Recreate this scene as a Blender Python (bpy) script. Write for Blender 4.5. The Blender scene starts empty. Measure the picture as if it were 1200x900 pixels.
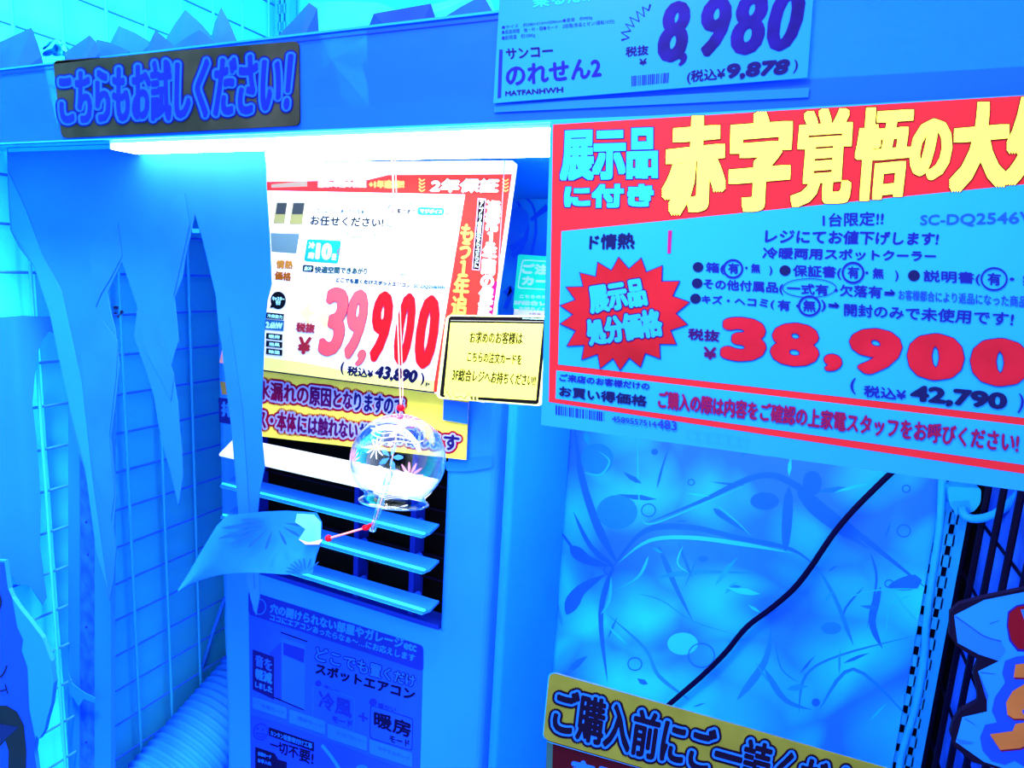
import bpy, bmesh, math, random
from mathutils import Vector, Matrix
from mathutils.geometry import tessellate_polygon
random.seed(7)
C = bpy.context.scene.collection

# ---------------------------------------------------------------- camera
F = 760.0
AX = Vector((.9105, .1223, -.3954)).normalized()          # world X in lens axes (right, down, forward)
AZ = Vector((.0569, -.9834, -.1730)).normalized()         # world Z
AY = AZ.cross(AX).normalized(); AX = AY.cross(AZ).normalized()
cam_d = bpy.data.cameras.new('camera'); cam = bpy.data.objects.new('camera', cam_d); C.objects.link(cam)
cam_d.sensor_width = 36; cam_d.lens = 36 * F / 1200; cam_d.clip_start = .01
right = Vector((AX.x, AY.x, AZ.x)); down = Vector((AX.y, AY.y, AZ.y)); fwd = Vector((AX.z, AY.z, AZ.z))
R3 = Matrix((right, -down, -fwd)).transposed()
cam.matrix_world = R3.to_4x4()
bpy.context.scene.camera = cam

# ---------------------------------------------------------------- light
sc = bpy.context.scene
sc.view_settings.view_transform = 'Standard'; sc.view_settings.look = 'None'
sc.view_settings.exposure = 1.0; sc.view_settings.gamma = 1.0
w = bpy.data.worlds.new('shop_ambient'); sc.world = w; w.use_nodes = True
bg = w.node_tree.nodes['Background']; bg.inputs[0].default_value = (.80, .92, 1, 1); bg.inputs[1].default_value = 1.15

def area(name, loc, target, size, power, col=(1, 1, 1), sy=None):
    l = bpy.data.lights.new(name, 'AREA'); l.energy = power; l.color = col; l.size = size
    if sy: l.shape = 'RECTANGLE'; l.size_y = sy
    o = bpy.data.objects.new(name, l); C.objects.link(o); o.location = loc
    o.rotation_euler = (Vector(target) - Vector(loc)).to_track_quat('-Z', 'Y').to_euler()
    return o
area('ceiling_lamp', (.7, -.6, 1.5), (.1, .5, 0), .9, 9, (.9, .97, 1))
area('left_wall_fill', (-.45, .08, 1.25), (-.85, .44, -.35), .25, 7, (.85, .97, 1)).data.spread = math.radians(60)  # unseen lamp added to brighten the near left wall
area('spot_lamp', (-.28, -.05, .5), (-.10, .42, .04), .15, 1.0, (.9, 1, 1)).data.spread = math.radians(70)

# ---------------------------------------------------------------- materials
def lin(c): c /= 255.0; return c / 12.92 if c <= .04045 else ((c + .055) / 1.055) ** 2.4
def alb(c, k): return .88 if c >= 248 else min(.88, lin(c) * k * .55)
_m = {}
def M(rgb, rough=.6, k=.78, var=.0, scale=6.0, metal=0.0):
    key = (tuple(rgb), rough, k, var, scale, metal)
    if key in _m: return _m[key]
    m = bpy.data.materials.new('paint_%d_%d_%d' % tuple(rgb)); m.use_nodes = True
    nt = m.node_tree; b = nt.nodes['Principled BSDF']
    col = [alb(c, k) for c in rgb]
    b.inputs['Roughness'].default_value = rough; b.inputs['Metallic'].default_value = metal
    b.inputs['Specular IOR Level'].default_value = .03
    n = nt.nodes.new('ShaderNodeTexNoise'); n.inputs['Scale'].default_value = scale; n.inputs['Detail'].default_value = 3
    tc = nt.nodes.new('ShaderNodeTexCoord'); nt.links.new(tc.outputs['Object'], n.inputs['Vector'])
    r = nt.nodes.new('ShaderNodeValToRGB'); e = r.color_ramp.elements
    e[0].position = .35; e[1].position = .65
    v = var if var else .04
    e[0].color = [c * (1 - v) for c in col] + [1]; e[1].color = [min(.97, c * (1 + v)) for c in col] + [1]
    nt.links.new(n.outputs['Fac'], r.inputs[0]); nt.links.new(r.outputs[0], b.inputs['Base Color'])
    _m[key] = m; return m
def glassy(name, tint, fac, gl=(1, 1, 1), rough=.03):
    m = bpy.data.materials.new(name); m.use_nodes = True; nt = m.node_tree; nt.nodes.clear()
    o = nt.nodes.new('ShaderNodeOutputMaterial'); mx = nt.nodes.new('ShaderNodeMixShader')
    t = nt.nodes.new('ShaderNodeBsdfTransparent'); t.inputs[0].default_value = tint + (1,)
    g = nt.nodes.new('ShaderNodeBsdfGlossy'); g.inputs[0].default_value = gl + (1,); g.inputs['Roughness'].default_value = rough
    lw = nt.nodes.new('ShaderNodeLayerWeight'); lw.inputs[0].default_value = fac
    nt.links.new(lw.outputs['Facing'], mx.inputs[0]); nt.links.new(t.outputs[0], mx.inputs[1]); nt.links.new(g.outputs[0], mx.inputs[2])
    nt.links.new(mx.outputs[0], o.inputs[0]); return m
def translucent(name, rgb, alpha, k=.78, rough=.3):
    m = bpy.data.materials.new(name); m.use_nodes = True; nt = m.node_tree; b = nt.nodes['Principled BSDF']
    col = [alb(c, k) for c in rgb]
    n = nt.nodes.new('ShaderNodeTexNoise'); n.inputs['Scale'].default_value = 9
    r = nt.nodes.new('ShaderNodeValToRGB'); r.color_ramp.elements[0].color = [c * .9 for c in col] + [1]; r.color_ramp.elements[1].color = col + [1]
    nt.links.new(n.outputs['Fac'], r.inputs[0]); nt.links.new(r.outputs[0], b.inputs['Base Color'])
    b.inputs['Alpha'].default_value = alpha; b.inputs['Roughness'].default_value = rough; b.inputs['Specular IOR Level'].default_value = .04
    return m
def emis(name, col, s):
    m = bpy.data.materials.new(name); m.use_nodes = True; nt = m.node_tree; nt.nodes.clear()
    o = nt.nodes.new('ShaderNodeOutputMaterial'); e = nt.nodes.new('ShaderNodeEmission'); e.inputs[0].default_value = col + (1,); e.inputs[1].default_value = s
    nt.links.new(e.outputs[0], o.inputs[0]); return m
MID = (34, 153, 255); DEEP = (32, 112, 255); DARK = (30, 70, 245); NAVY = (24, 24, 120); CYAN = (45, 245, 255); BLACK = (24, 20, 40)
RED = (250, 48, 66); YEL = (255, 250, 110); WHITE = (245, 250, 255)

# ---------------------------------------------------------------- geometry helpers
def ray(px, py):
    v = Vector(((px - 600) / F, (py - 450) / F, 1.0))
    return Vector((v.dot(AX), v.dot(AY), v.dot(AZ)))
class Plane:
    def __init__(s, p, n):
        s.p = p; s.n = n.normalized()
        if s.n.dot(-p) < 0: s.n = -s.n
    def at(s, px, py, off=0.0):
        d = ray(px, py); q = s.p + s.n * off
        return d * (q.dot(s.n) / d.dot(s.n))
def YP(y): return Plane(Vector((0, y, 0)), Vector((0, -1, 0)))
def XP(x): return Plane(Vector((x, 0, 0)), Vector((1, 0, 0)) if x < 0 else Vector((-1, 0, 0)))
def P(px, py, y): return YP(y).at(px, py)
def plane3(a, b, c):
    A, B, D = P(*a), P(*b), P(*c); return Plane(A, (B - A).cross(D - A))
def zat(px, py, y): return P(px, py, y).z
def xat(px, py, y): return P(px, py, y).x
_wl = {}
def mk(name, verts, faces, mat, parent=None, smooth=False):
    vs = [Vector(v) for v in verts]
    if parent is None:
        xs = [v.x for v in vs]; ys = [v.y for v in vs]; zs = [v.z for v in vs]
        L = Vector(((min(xs) + max(xs)) / 2, (min(ys) + max(ys)) / 2, min(zs)))
    else: L = _wl[parent.as_pointer()]
    me = bpy.data.meshes.new(name); me.from_pydata([v - L for v in vs], [], faces); me.update()
    mats = mat if isinstance(mat, list) else [mat]
    for q in mats: me.materials.append(q)
    if smooth:
        for p in me.polygons: p.use_smooth = True
    o = bpy.data.objects.new(name, me); C.objects.link(o)
    if parent is None: o.location = L
    else: o.parent = parent
    _wl[o.as_pointer()] = L; return o
def thing(name, loc, label, cat, group=None):
    o = bpy.data.objects.new(name, None); C.objects.link(o); o.location = loc; o.empty_display_size = .02
    _wl[o.as_pointer()] = Vector(loc); return tag(o, label, cat, group)
def tag(o, label=None, cat=None, group=None, kind=None):
    if label: o['label'] = label
    if cat: o['category'] = cat
    if group: o['group'] = group
    if kind: o['kind'] = kind
    return o
class MB:
    def __init__(s): s.v = []; s.f = []
    def add(s, v, f):
        n = len(s.v); s.v += [Vector(q) for q in v]; s.f += [[i + n for i in q] for q in f]; return s
    def box(s, x0, x1, y0, y1, z0, z1):
        return s.add([(x, y, z) for x in (x0, x1) for y in (y0, y1) for z in (z0, z1)],
                     [(0, 1, 3, 2), (4, 6, 7, 5), (0, 4, 5, 1), (2, 3, 7, 6), (0, 2, 6, 4), (1, 5, 7, 3)])
    def tube(s, pts, r, n=8, caps=True):
        pts = [Vector(p) for p in pts]; rr = r if isinstance(r, list) else [r] * len(pts)
        rings = []; up = None
        for i, p in enumerate(pts):
            t = (pts[min(i + 1, len(pts) - 1)] - pts[max(i - 1, 0)]).normalized()
            if up is None: up = t.orthogonal().normalized()
            up = (up - t * up.dot(t)).normalized(); sd = t.cross(up)
            rings.append([p + (up * math.cos(2 * math.pi * k / n) + sd * math.sin(2 * math.pi * k / n)) * rr[i] for k in range(n)])
        b = len(s.v)
        for q in rings: s.v += q
        for i in range(len(pts) - 1):
            for k in range(n):
                s.f.append([b + i * n + k, b + i * n + (k + 1) % n, b + (i + 1) * n + (k + 1) % n, b + (i + 1) * n + k])
        if caps: s.f.append([b + k for k in range(n)][::-1]); s.f.append([b + (len(pts) - 1) * n + k for k in range(n)])
        return s
    def build(s, name, mat, parent=None, smooth=False): return mk(name, s.v, s.f, mat, parent, smooth)
def rbox(x0, x1, y0, y1, z0, z1, r, seg=4):
    """vertical-edge rounded block"""
    c = []
    for (cx, cy, a0) in ((x1 - r, y1 - r, 0), (x0 + r, y1 - r, 90), (x0 + r, y0 + r, 180), (x1 - r, y0 + r, 270)):
        for i in range(seg + 1):
            a = math.radians(a0 + 90 * i / seg); c.append((cx + r * math.cos(a), cy + r * math.sin(a)))
    n = len(c); v = [(x, y, z0) for x, y in c] + [(x, y, z1) for x, y in c]
    f = [[i, (i + 1) % n, n + (i + 1) % n, n + i] for i in range(n)] + [list(range(n))[::-1], list(range(n, 2 * n))]
    return v, f
def smooth_pts(pts, n=6):
    out = []; P_ = [Vector(p) for p in pts]
    for i in range(len(P_) - 1):
        p0 = P_[max(i - 1, 0)]; p1 = P_[i]; p2 = P_[i + 1]; p3 = P_[min(i + 2, len(P_) - 1)]
        for k in range(n):
            t = k / n
            out.append(.5 * ((2 * p1) + (p2 - p0) * t + (2 * p0 - 5 * p1 + 4 * p2 - p3) * t * t + (3 * p1 - p0 - 3 * p2 + p3) * t ** 3))
    out.append(P_[-1]); return out
def rnd(corners, r=6, n=4):
    out = []; m = len(corners)
    for i in range(m):
        p = Vector(corners[i]); a = Vector(corners[i - 1]) - p; b = Vector(corners[(i + 1) % m]) - p
        A = p + a.normalized() * r; B = p + b.normalized() * r
        for k in range(n + 1):
            t = k / n; out.append(tuple((1 - t) ** 2 * A + 2 * t * (1 - t) * p + t * t * B))
    return out

# boards and print -------------------------------------------------
def board(name, pl, pts, thick, mat, parent=None):
    """a flat board: its front outline on plane pl, real thickness behind"""
    tri = tessellate_polygon([[Vector((x, y, 0)) for x, y in pts]])
    fr = [pl.at(x, y) for x, y in pts]; bk = [p - pl.n * thick for p in fr]; n = len(pts)
    f = [list(t) for t in tri] + [[t[2] + n, t[1] + n, t[0] + n] for t in tri] + [[i, (i + 1) % n, n + (i + 1) % n, n + i] for i in range(n)]
    o = mk(name, fr + bk, f, mat, parent); o['_'] = 1; del o['_']; return o
LAY = .00022
_n = {}
def off(par, lay):
    k = par.as_pointer(); _n[k] = _n.get(k, 0) + 1; return lay * LAY + _n[k] * 8e-6
def poly(par, pl, pts, mat, lay=1, name='printed_shape'):
    pts = [p for i, p in enumerate(pts)]
    tri = tessellate_polygon([[Vector((x, y, 0)) for x, y in pts]]); o_ = off(par, lay)
    return mk(name, [pl.at(x, y, o_) for x, y in pts], [list(t) for t in tri], mat, par)
def strokes(par, pl, lines, mat, lay=1, name='printed_line', n=5, taper=False):
    """lines: list of (points, w0, w1[, closed]) in one ink"""
    v = []; f = []
    for L in lines:
        o_ = off(par, lay)
        pts, w0, w1 = L[0], L[1], L[2]
        s = smooth_pts([Vector((x, y, 0)) for x, y in pts], n) if n > 1 else [Vector((x, y, 0)) for x, y in pts]
        m = len(s); b = len(v)
        for i, p in enumerate(s):
            t = (s[min(i + 1, m - 1)] - s[max(i - 1, 0)]).normalized(); nn = Vector((-t.y, t.x, 0))
            t_ = i / (m - 1); wd = (w0 + (w1 - w0) * t_) / 2 * (min(1, 3.5 * t_ + .08, 3.5 * (1 - t_) + .08) if taper else 1)
            for sg in (1, -1): q = p + nn * wd * sg; v.append(pl.at(q.x, q.y, o_))
        f += [[b + 2 * i, b + 2 * i + 1, b + 2 * i + 3, b + 2 * i + 2] for i in range(m - 1)]
    return mk(name, v, f, mat, par)
def ell(cx, cy, rx, ry=None, n=28):
    ry = ry or rx; return [(cx + rx * math.cos(2 * math.pi * i / n), cy + ry * math.sin(2 * math.pi * i / n)) for i in range(n)]
def ring(par, pl, cx, cy, rx, ry, wd, mat, lay=1, name='printed_ring', n=28):
    e1 = ell(cx, cy, rx, ry, n); e2 = ell(cx, cy, rx - wd, ry - wd, n)
    o_ = off(par, lay); v = [pl.at(x, y, o_) for x, y in e1 + e2]
    return mk(name, v, [[i, (i + 1) % n, n + (i + 1) % n, n + i] for i in range(n)], mat, par)
def frame(par, pl, pts, wd, mat, lay=1, name='printed_frame'):
    c = Vector((sum(p[0] for p in pts) / len(pts), sum(p[1] for p in pts) / len(pts)))
    n = len(pts); inner = []
    for p in pts:
        d = c - Vector(p); inner.append(tuple(Vector(p) + Vector((math.copysign(min(abs(d.x), wd), d.x), math.copysign(min(abs(d.y), wd), d.y)))))
    o_ = off(par, lay); v = [pl.at(x, y, o_) for x, y in list(pts) + inner]
    return mk(name, v, [[i, (i + 1) % n, n + (i + 1) % n, n + i] for i in range(n)], mat, par)
_tc = {}
def glyphs(s):
    if s in _tc: return _tc[s]
    cu = bpy.data.curves.new('t', 'FONT'); cu.body = s; cu.resolution_u = 3
    if '\n' in s: cu.align_x = 'CENTER'; cu.space_line = .88
    o = bpy.data.objects.new('t', cu); C.objects.link(o); bpy.context.view_layer.update()
    me = bpy.data.meshes.new_from_object(o.evaluated_get(bpy.context.evaluated_depsgraph_get()))
    v = [(p.co.x, p.co.y) for p in me.vertices]; f = [list(p.vertices) for p in me.polygons]
    bpy.data.objects.remove(o); bpy.data.curves.remove(cu); bpy.data.meshes.remove(me)
    xs = [a for a, b in v]; ys = [b for a, b in v]
    x0, x1, y0, y1 = min(xs), max(xs), min(ys), max(ys)
    r = ([((a - x0) / (x1 - x0), (y1 - b) / max(y1 - y0, 1e-6)) for a, b in v], f, x1 - x0, y1 - y0)
    _tc[s] = r; return r
def homog(q):
    (x0, y0), (x1, y1), (x2, y2), (x3, y3) = q
    dx1, dx2, sx = x1 - x2, x3 - x2, x0 - x1 + x2 - x3; dy1, dy2, sy = y1 - y2, y3 - y2, y0 - y1 + y2 - y3
    dt = dx1 * dy2 - dx2 * dy1; g = (sx * dy2 - dx2 * sy) / dt; h = (dx1 * sy - sx * dy1) / dt
    a, b, d, e = x1 - x0 + g * x1, x3 - x0 + h * x3, y1 - y0 + g * y1, y3 - y0 + h * y3
    return lambda u, v: ((a * u + b * v + x0) / (g * u + h * v + 1), (d * u + e * v + y0) / (g * u + h * v + 1))
def text(par, pl, s, q, mat, lay=1, bold=0.0, name='lettering', grow=0, shrink=True, square=False):
    """flat lettering on plane pl filling the quad q = TL TR BR BL; bold in photo pixels"""
    if len(q) == 2: (ax, ay), (bx, by) = q; q = [(ax, ay), (bx, ay), (bx, by), (ax, by)]
    vs, fs, gw, gh = glyphs(s); H = homog(q)
    bx, by = bold if isinstance(bold, tuple) else (bold, bold)
    base = [H(u, v) for u, v in vs]
    if (bx or by) and shrink:      # keep the fattened glyphs inside the quad
        cx = sum(p[0] for p in q) / 4; cy = sum(p[1] for p in q) / 4
        ww = math.dist(q[0], q[1]); hh = abs(q[3][1] - q[0][1])
        kx = max(.45, 1 - 2 * bx / max(ww, 1)); ky = max(.45, 1 - 2 * by / max(hh, 1))
        base = [(cx + (x - cx) * kx, cy + (y - cy) * ky) for x, y in base]
    tx, ty = bx + grow, by + grow; tot = max(tx, ty); offs = [(0, 0)]
    if tot and square:
        offs = [(tx * a, ty * b) for a in (-1, -.33, .33, 1) for b in (-1, -.33, .33, 1) if max(abs(a), abs(b)) == 1]
    elif tot:
        nd = 18 if tot > 2.4 else 8 if tot > 1.2 else 4
        offs = [(tx * math.cos(a), ty * math.sin(a)) for a in [2 * math.pi * i / nd for i in range(nd)]]
        if tot > 2: offs += [(x * .5, y * .5) for x, y in offs[::2]]
    v = []; f = []; o_ = off(par, lay)
    for k, (ox, oy) in enumerate(offs):
        b = len(v); v += [pl.at(x + ox, y + oy, o_ + k * 6e-6) for x, y in base]; f += [[i + b for i in t] for t in fs]
    return mk(name, v, f, mat, par)
def outlined(par, pl, s, q, layers, lay=1, bold=0.0, square=False):
    """layers: (extra growth px, material), widest first"""
    for i, (g, m) in enumerate(layers): text(par, pl, s, q, m, lay + i, bold, grow=g, square=square)
def barcode(par, pl, q, mat, n=24, lay=1):
    H = homog(q); v = []; f = []; u = 0; random.seed(n)
    while u < 1:
        wd = random.choice((.012, .02, .032)); b = len(v)
        for (a, c) in ((u, 0), (min(1, u + wd), 0), (min(1, u + wd), 1), (u, 1)): x, y = H(a, c); v.append(pl.at(x, y, lay * LAY))
        f.append([b, b + 1, b + 2, b + 3]); u += wd + random.choice((.012, .02, .03))
    mk('printed_barcode', v, f, mat, par)

# ================================================================ setting
YB = .90; XL = -.85; XR = .212; ZF = -.86; ZT = .85
mb = MB().box(XL - .06, XL - .02, .5, YB + .05, ZF, .108); tag(mb.build('wall_left', M((40, 200, 255), .6, 1.25, .05, 3)), kind='structure')
mb = MB().box(XL - .06, XL - .02, -.1, .4995, ZF, ZT).box(XL - .06, XL - .02, .4995, YB + .05, .1085, ZT); tag(mb.build('wall_left', M((44, 235, 255), .6, 1.9, .04, 3)), kind='structure')  # near and upper wall: lamp light painted in as a paler colour
mb = MB().box(XL - .06, .9, YB + .02, YB + .05, ZF, ZT); tag(mb.build('wall_back', M((14, 10, 34), .6, .6, .05)), kind='structure')
tag(MB().box(XL, .9, YB + .006, YB + .012, .125, ZT).build('trim_1', M((44, 225, 255), .6, 1.5)), kind='structure')
mb = MB().box(XR + .010, XR + .04, .3, .893, ZF, .09); tag(mb.build('wall_right', M((30, 88, 255), .5, 2.2, .5, 14)), kind='structure')
mb = MB().box(XL - .3, 1.2, -.6, YB + .05, ZF - .03, ZF); tag(mb.build('floor', M((34, 130, 255), .5, .7, .1, 8)), kind='structure')

# wire grid on the left side wall: every wire a part
WIRE = M((38, 185, 255), .4, 1.5)
g = thing('wire_grid_panel', (XL, .45, ZF), 'pale blue wire grid panel along the left side wall of the bay', 'grid panel')
gz = [-.531 + .055 * k for k in range(-5, 21)]
WIRE_SHADED = M((32, 120, 255), .4, 1.3)  # horizontal wires: their shadow put into a darker colour
for z in gz: MB().tube([(XL, .405, z), (XL, YB - .01, z)], .0017, 6).build('wire', WIRE_SHADED, g)
k = -3
while .5914 + .055 * k < YB - .01:
    y = .5914 + .055 * k; MB().tube([(XL + .0034, y, ZF + .01), (XL + .0034, y, .72)], .0021, 6).build('wire', WIRE, g); k += 1
tag(MB().tube([P(131, 360, .60), P(140, 361, .6), P(143, 366, .59), P(139, 371, .59), P(135, 367, .59)], .0022, 6).build('wire_hook', M((60, 80, 160), .3)), 'small grey metal hook clipped on the left grid behind the curtain', 'hook')
# dark grid on the right
DW = M((16, 10, 60), .4, .6)
g = thing('wire_grid_panel', (XR, .7, ZF), 'dark wire grid panel at the right end of the bay beside the slotted post', 'grid panel')
for i in range(9): MB().tube([(XR, .3, -.55 + .075 * i), (XR, YB, -.55 + .075 * i)], .0018, 6).build('wire', DW, g)
for i in range(11): MB().tube([(XR - .004, YB - .01 - .052 * i, ZF + .01), (XR - .004, YB - .01 - .052 * i, .085)], .0032, 6).build('wire', DW, g)

# slotted uprights: rails, bridges and real slots
def upright(x, y, z0, z1, wd, label, mat, lean=0.0):
    t = thing('slotted_upright', (x, y, z0), label, 'shelf post')
    m = MB(); r = wd * .22
    for c in (-.5, 0, .5): m.box(x + c * (wd - r) - r / 2, x + c * (wd - r) + r / 2, y - .003, y, z0, z1)
    z = z0
    while z < z1:
        for c in (-.25, .25): m.box(x + c * (wd - r) - wd * .14, x + c * (wd - r) + wd * .14, y - .003, y, z, z + .0145)
        z += .027
    m.build('slotted_face', mat, t)
    MB().box(x - wd / 2, x + wd / 2, y + .008, y + .012, z0, z1).build('channel_back', M((18, 20, 90), .5, .7), t)
    MB().box(x - wd / 2 - .003, x - wd / 2, y - .003, y + .012, z0, z1).build('flange', mat, t)
    MB().box(x + wd / 2, x + wd / 2 + .003, y - .003, y + .012, z0, z1).build('flange', mat, t)
    return t
upright(xat(1103, 640, .885), .885, ZF, .095, .034, 'light blue slotted shelf post right of the ice poster', M((40, 190, 255), .4, 1.3))
upright(xat(332, 20, .885), .885, .12, .75, .026, 'pale slotted shelf post above the header in the back corner', M((48, 220, 255), .4, .85))

# near post of the side wall (left)
pp = YP(.50)
t = thing('side_post', pp.at(96, 890), 'plain blue upright post at the front of the left side wall', 'post')
def vstrip(x0, x1, x0b, x1b, mat, name, d0=0, th=.006):
    board(name, YP(.50 - d0), [(x0, 440), (x1, 440), (x1b, 960), (x0b, 960)], th, mat, t)
vstrip(80, 93, 80, 93, M(MID, .5, .8), 'front_flange', .0015)
vstrip(92, 111.5, 92, 111.5, M((32, 122, 255), .5, .75, .3, 60), 'web')
vstrip(111, 130, 111, 130, M((36, 158, 255), .5, .8), 'rear_flange', .0005)
for yy in (480, 566, 612, 650, 735, 815, 870):
    poly(t, YP(.5), ell(101 + (yy % 3), yy, 1.3, 1.6, 8), M((30, 60, 200)), 1, 'rivet_hole')
tp = YP(.492)
o = board('tape_scrap', tp, [(80, 788), (84, 800), (91, 806), (100, 812), (112, 818), (111, 824), (98, 819), (92, 828), (86, 818), (81, 814)], .0004, M((36, 170, 255), .3))
tag(o, 'torn scrap of tape stuck on the left blue post', 'tape')

# back poster with ice print
pb = YP(.880)
x0, x1 = -.66, xat(1092, 640, .88)
m = bpy.data.materials.new('ice_print'); m.use_nodes = True; nt = m.node_tree; b = nt.nodes['Principled BSDF']; b.inputs['Roughness'].default_value = .35; b.inputs['Specular IOR Level'].default_value = .15
tc = nt.nodes.new('ShaderNodeTexCoord'); nz = nt.nodes.new('ShaderNodeTexNoise'); nz.inputs['Scale'].default_value = 4.5; nz.inputs['Distortion'].default_value = 1.2; nt.links.new(tc.outputs['Object'], nz.inputs['Vector'])
mxv = nt.nodes.new('ShaderNodeVectorMath'); mxv.operation = 'MULTIPLY_ADD'; mxv.inputs[1].default_value = (.12, .12, .12); nt.links.new(nz.outputs['Color'], mxv.inputs[0]); nt.links.new(tc.outputs['Object'], mxv.inputs[2])
vo = nt.nodes.new('ShaderNodeTexVoronoi'); vo.inputs['Scale'].default_value = 9; nt.links.new(mxv.outputs[0], vo.inputs['Vector'])
md = nt.nodes.new('ShaderNodeMath'); md.operation = 'MULTIPLY_ADD'; md.inputs[1].default_value = .75; nt.links.new(vo.outputs['Distance'], md.inputs[0]); nt.links.new(nz.outputs['Fac'], md.inputs[2])
rp_ = nt.nodes.new('ShaderNodeValToRGB'); e = rp_.color_ramp.elements; e[0].position = .45; e[1].position = 1.05
e[0].color = (.016, .66, .88, 1); e[1].color = (.012, .17, .88, 1); nt.links.new(md.outputs[0], rp_.inputs[0]); nt.links.new(rp_.outputs[0], b.inputs['Base Color'])
poster = MB().box(x0, x1, .880, .884, ZF + .02, .1008).build('ice_poster', m)
tag(poster, 'tall glossy poster of blue ice on the back of the bay', 'poster')
def Z4(l): return [(640 + x / 2.5, 480 + y / 2.5) for x, y in l]
dk = M((34, 130, 255), .35, 1.1); dk2 = M((34, 155, 255), .35, 1.2); lt = M((44, 215, 255), .35, 1.3)
strokes(poster, pb, [(Z4(a), b / 2.5, c / 2.5) for a, b, c in [
    ([(85, 60), (105, 200), (150, 340), (205, 445)], 14, 30), ([(200, 455), (290, 355), (420, 345), (560, 375), (720, 410), (800, 470)], 22, 10),
    ([(300, 330), (450, 270), (620, 195), (720, 215), (840, 310), (960, 400), (1110, 520)], 14, 26), ([(712, 225), (700, 420)], 34, 26),
    ([(735, 240), (830, 330), (950, 410)], 46, 10), ([(195, 460), (160, 600), (180, 800)], 22, 8), ([(80, 300), (130, 400), (200, 460)], 8, 20),
    ([(330, 400), (380, 520), (430, 620)], 22, 4), ([(950, 420), (968, 500), (940, 640)], 9, 5), ([(490, 290), (530, 320), (590, 360)], 24, 6),
    ([(360, 110), (340, 170), (325, 230)], 3, 9), ([(1000, 520), (1100, 500)], 20, 60), ([(930, 520), (870, 600), (900, 690)], 8, 4),
    ([(70, 400), (120, 440), (190, 460)], 50, 6), ([(60, 600), (100, 530), (180, 480)], 60, 6), ([(980, 520), (955, 620), (985, 700)], 30, 12)]], dk, 1, taper=True)
strokes(poster, pb, [(Z4(a), b / 2.5, c / 2.5) for a, b, c in [
    ([(800, 470), (850, 560), (900, 690)], 8, 14), ([(180, 600), (290, 700), (330, 780), (420, 850)], 6, 14), ([(670, 680), (690, 760), (740, 800)], 5, 3),
    ([(740, 890), (760, 780), (860, 720), (1090, 660)], 10, 5), ([(270, 540), (340, 560), (430, 620), (560, 660)], 4, 2), ([(330, 490), (450, 475), (620, 480)], 22, 3),
    ([(560, 850), (640, 740), (660, 640)], 30, 8), ([(640, 760), (700, 850), (780, 880)], 24, 6), ([(800, 880), (900, 760), (1060, 900)], 12, 8)]], dk2, 1, taper=True)
strokes(poster, pb, [(Z4(a), b / 2.5, c / 2.5) for a, b, c in [
    ([(210, 450), (300, 385), (420, 375), (580, 395), (720, 420)], 10, 14), ([(268, 90), (272, 260), (296, 325)], 5, 3), ([(160, 600), (185, 560), (190, 490)], 8, 10),
    ([(280, 320), (310, 335), (440, 285), (600, 215)], 5, 3), ([(300, 430), (270, 490), (200, 530)], 12, 2), ([(150, 120), (185, 150), (160, 190), (110, 185)], 3, 7),
    ([(400, 400), (385, 450), (420, 480)], 6, 3), ([(1010, 525), (1060, 590), (1110, 640)], 8, 5), ([(1008, 530), (1000, 610), (990, 690)], 5, 3),
    ([(500, 280), (560, 330), (600, 370)], 4, 2), ([(860, 560), (960, 530), (1100, 525)], 3, 5)]], lt, 2, taper=True)
for cx, cy, rx, ry, mm in ((150, 145, 48, 46, dk2), (318, 124, 10, 9, dk), (640, 268, 42, 26, dk), (460, 437, 14, 9, dk), (400, 686, 45, 33, lt), (780, 215, 28, 36, dk), (208, 300, 60, 50, dk2), (835, 640, 30, 18, dk2), (790, 858, 12, 12, dk)):
    a, b = Z4([(cx, cy)])[0]; poly(poster, pb, ell(a, b, rx / 2.5, ry / 2.5, 20), mm, 1, 'printed_bubble')
for cx, cy, r in ((1048, 355, 21), (425, 213, 11), (1055, 232, 13), (260, 745, 22), (300, 295, 22), (184, 470, 16), (455, 720, 40), (1005, 510, 14)):
    a, b = Z4([(cx, cy)])[0]; ring(poster, pb, a, b, r / 2.5, r / 2.7, 1.4, dk, 2)
random.seed(21); shard = [M((34, 150, 255), .35, 1.0), M((36, 180, 255), .35, 1.2), M((42, 225, 255), .35, 1.3), M((34, 138, 255), .35, 1.0)]
for i in range(46):
    cx = random.uniform(20, 1080); cy = random.uniform(60, 900); a = random.uniform(0, math.pi); L_ = random.uniform(30, 120); W_ = random.uniform(4, 22)
    pts = Z4([(cx + L_ * math.cos(a) * u - W_ * math.sin(a) * w, cy + L_ * math.sin(a) * u + W_ * math.cos(a) * w) for u, w in ((-.5, 0), (-.1, .5), (.25, .4), (.5, -.05), (.1, -.4))])
    poly(poster, pb, pts, shard[i % 4], 0, 'printed_shard')
# part of the print seen above, right of the price sheet
strokes(poster, pb, [([(606, 236), (618, 262), (612, 290), (600, 300)], 3, 6), ([(622, 258), (632, 250), (642, 242)], 4, 8), ([(598, 292), (610, 284), (618, 278)], 9, 5), ([(622, 300), (628, 270), (624, 240), (606, 226)], 4, 2), ([(592, 345), (600, 338), (592, 362)], 8, 5)], dk, 1)
poly(poster, pb, ell(608, 258, 12, 16, 18), dk2, 1, 'printed_bubble')

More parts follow.
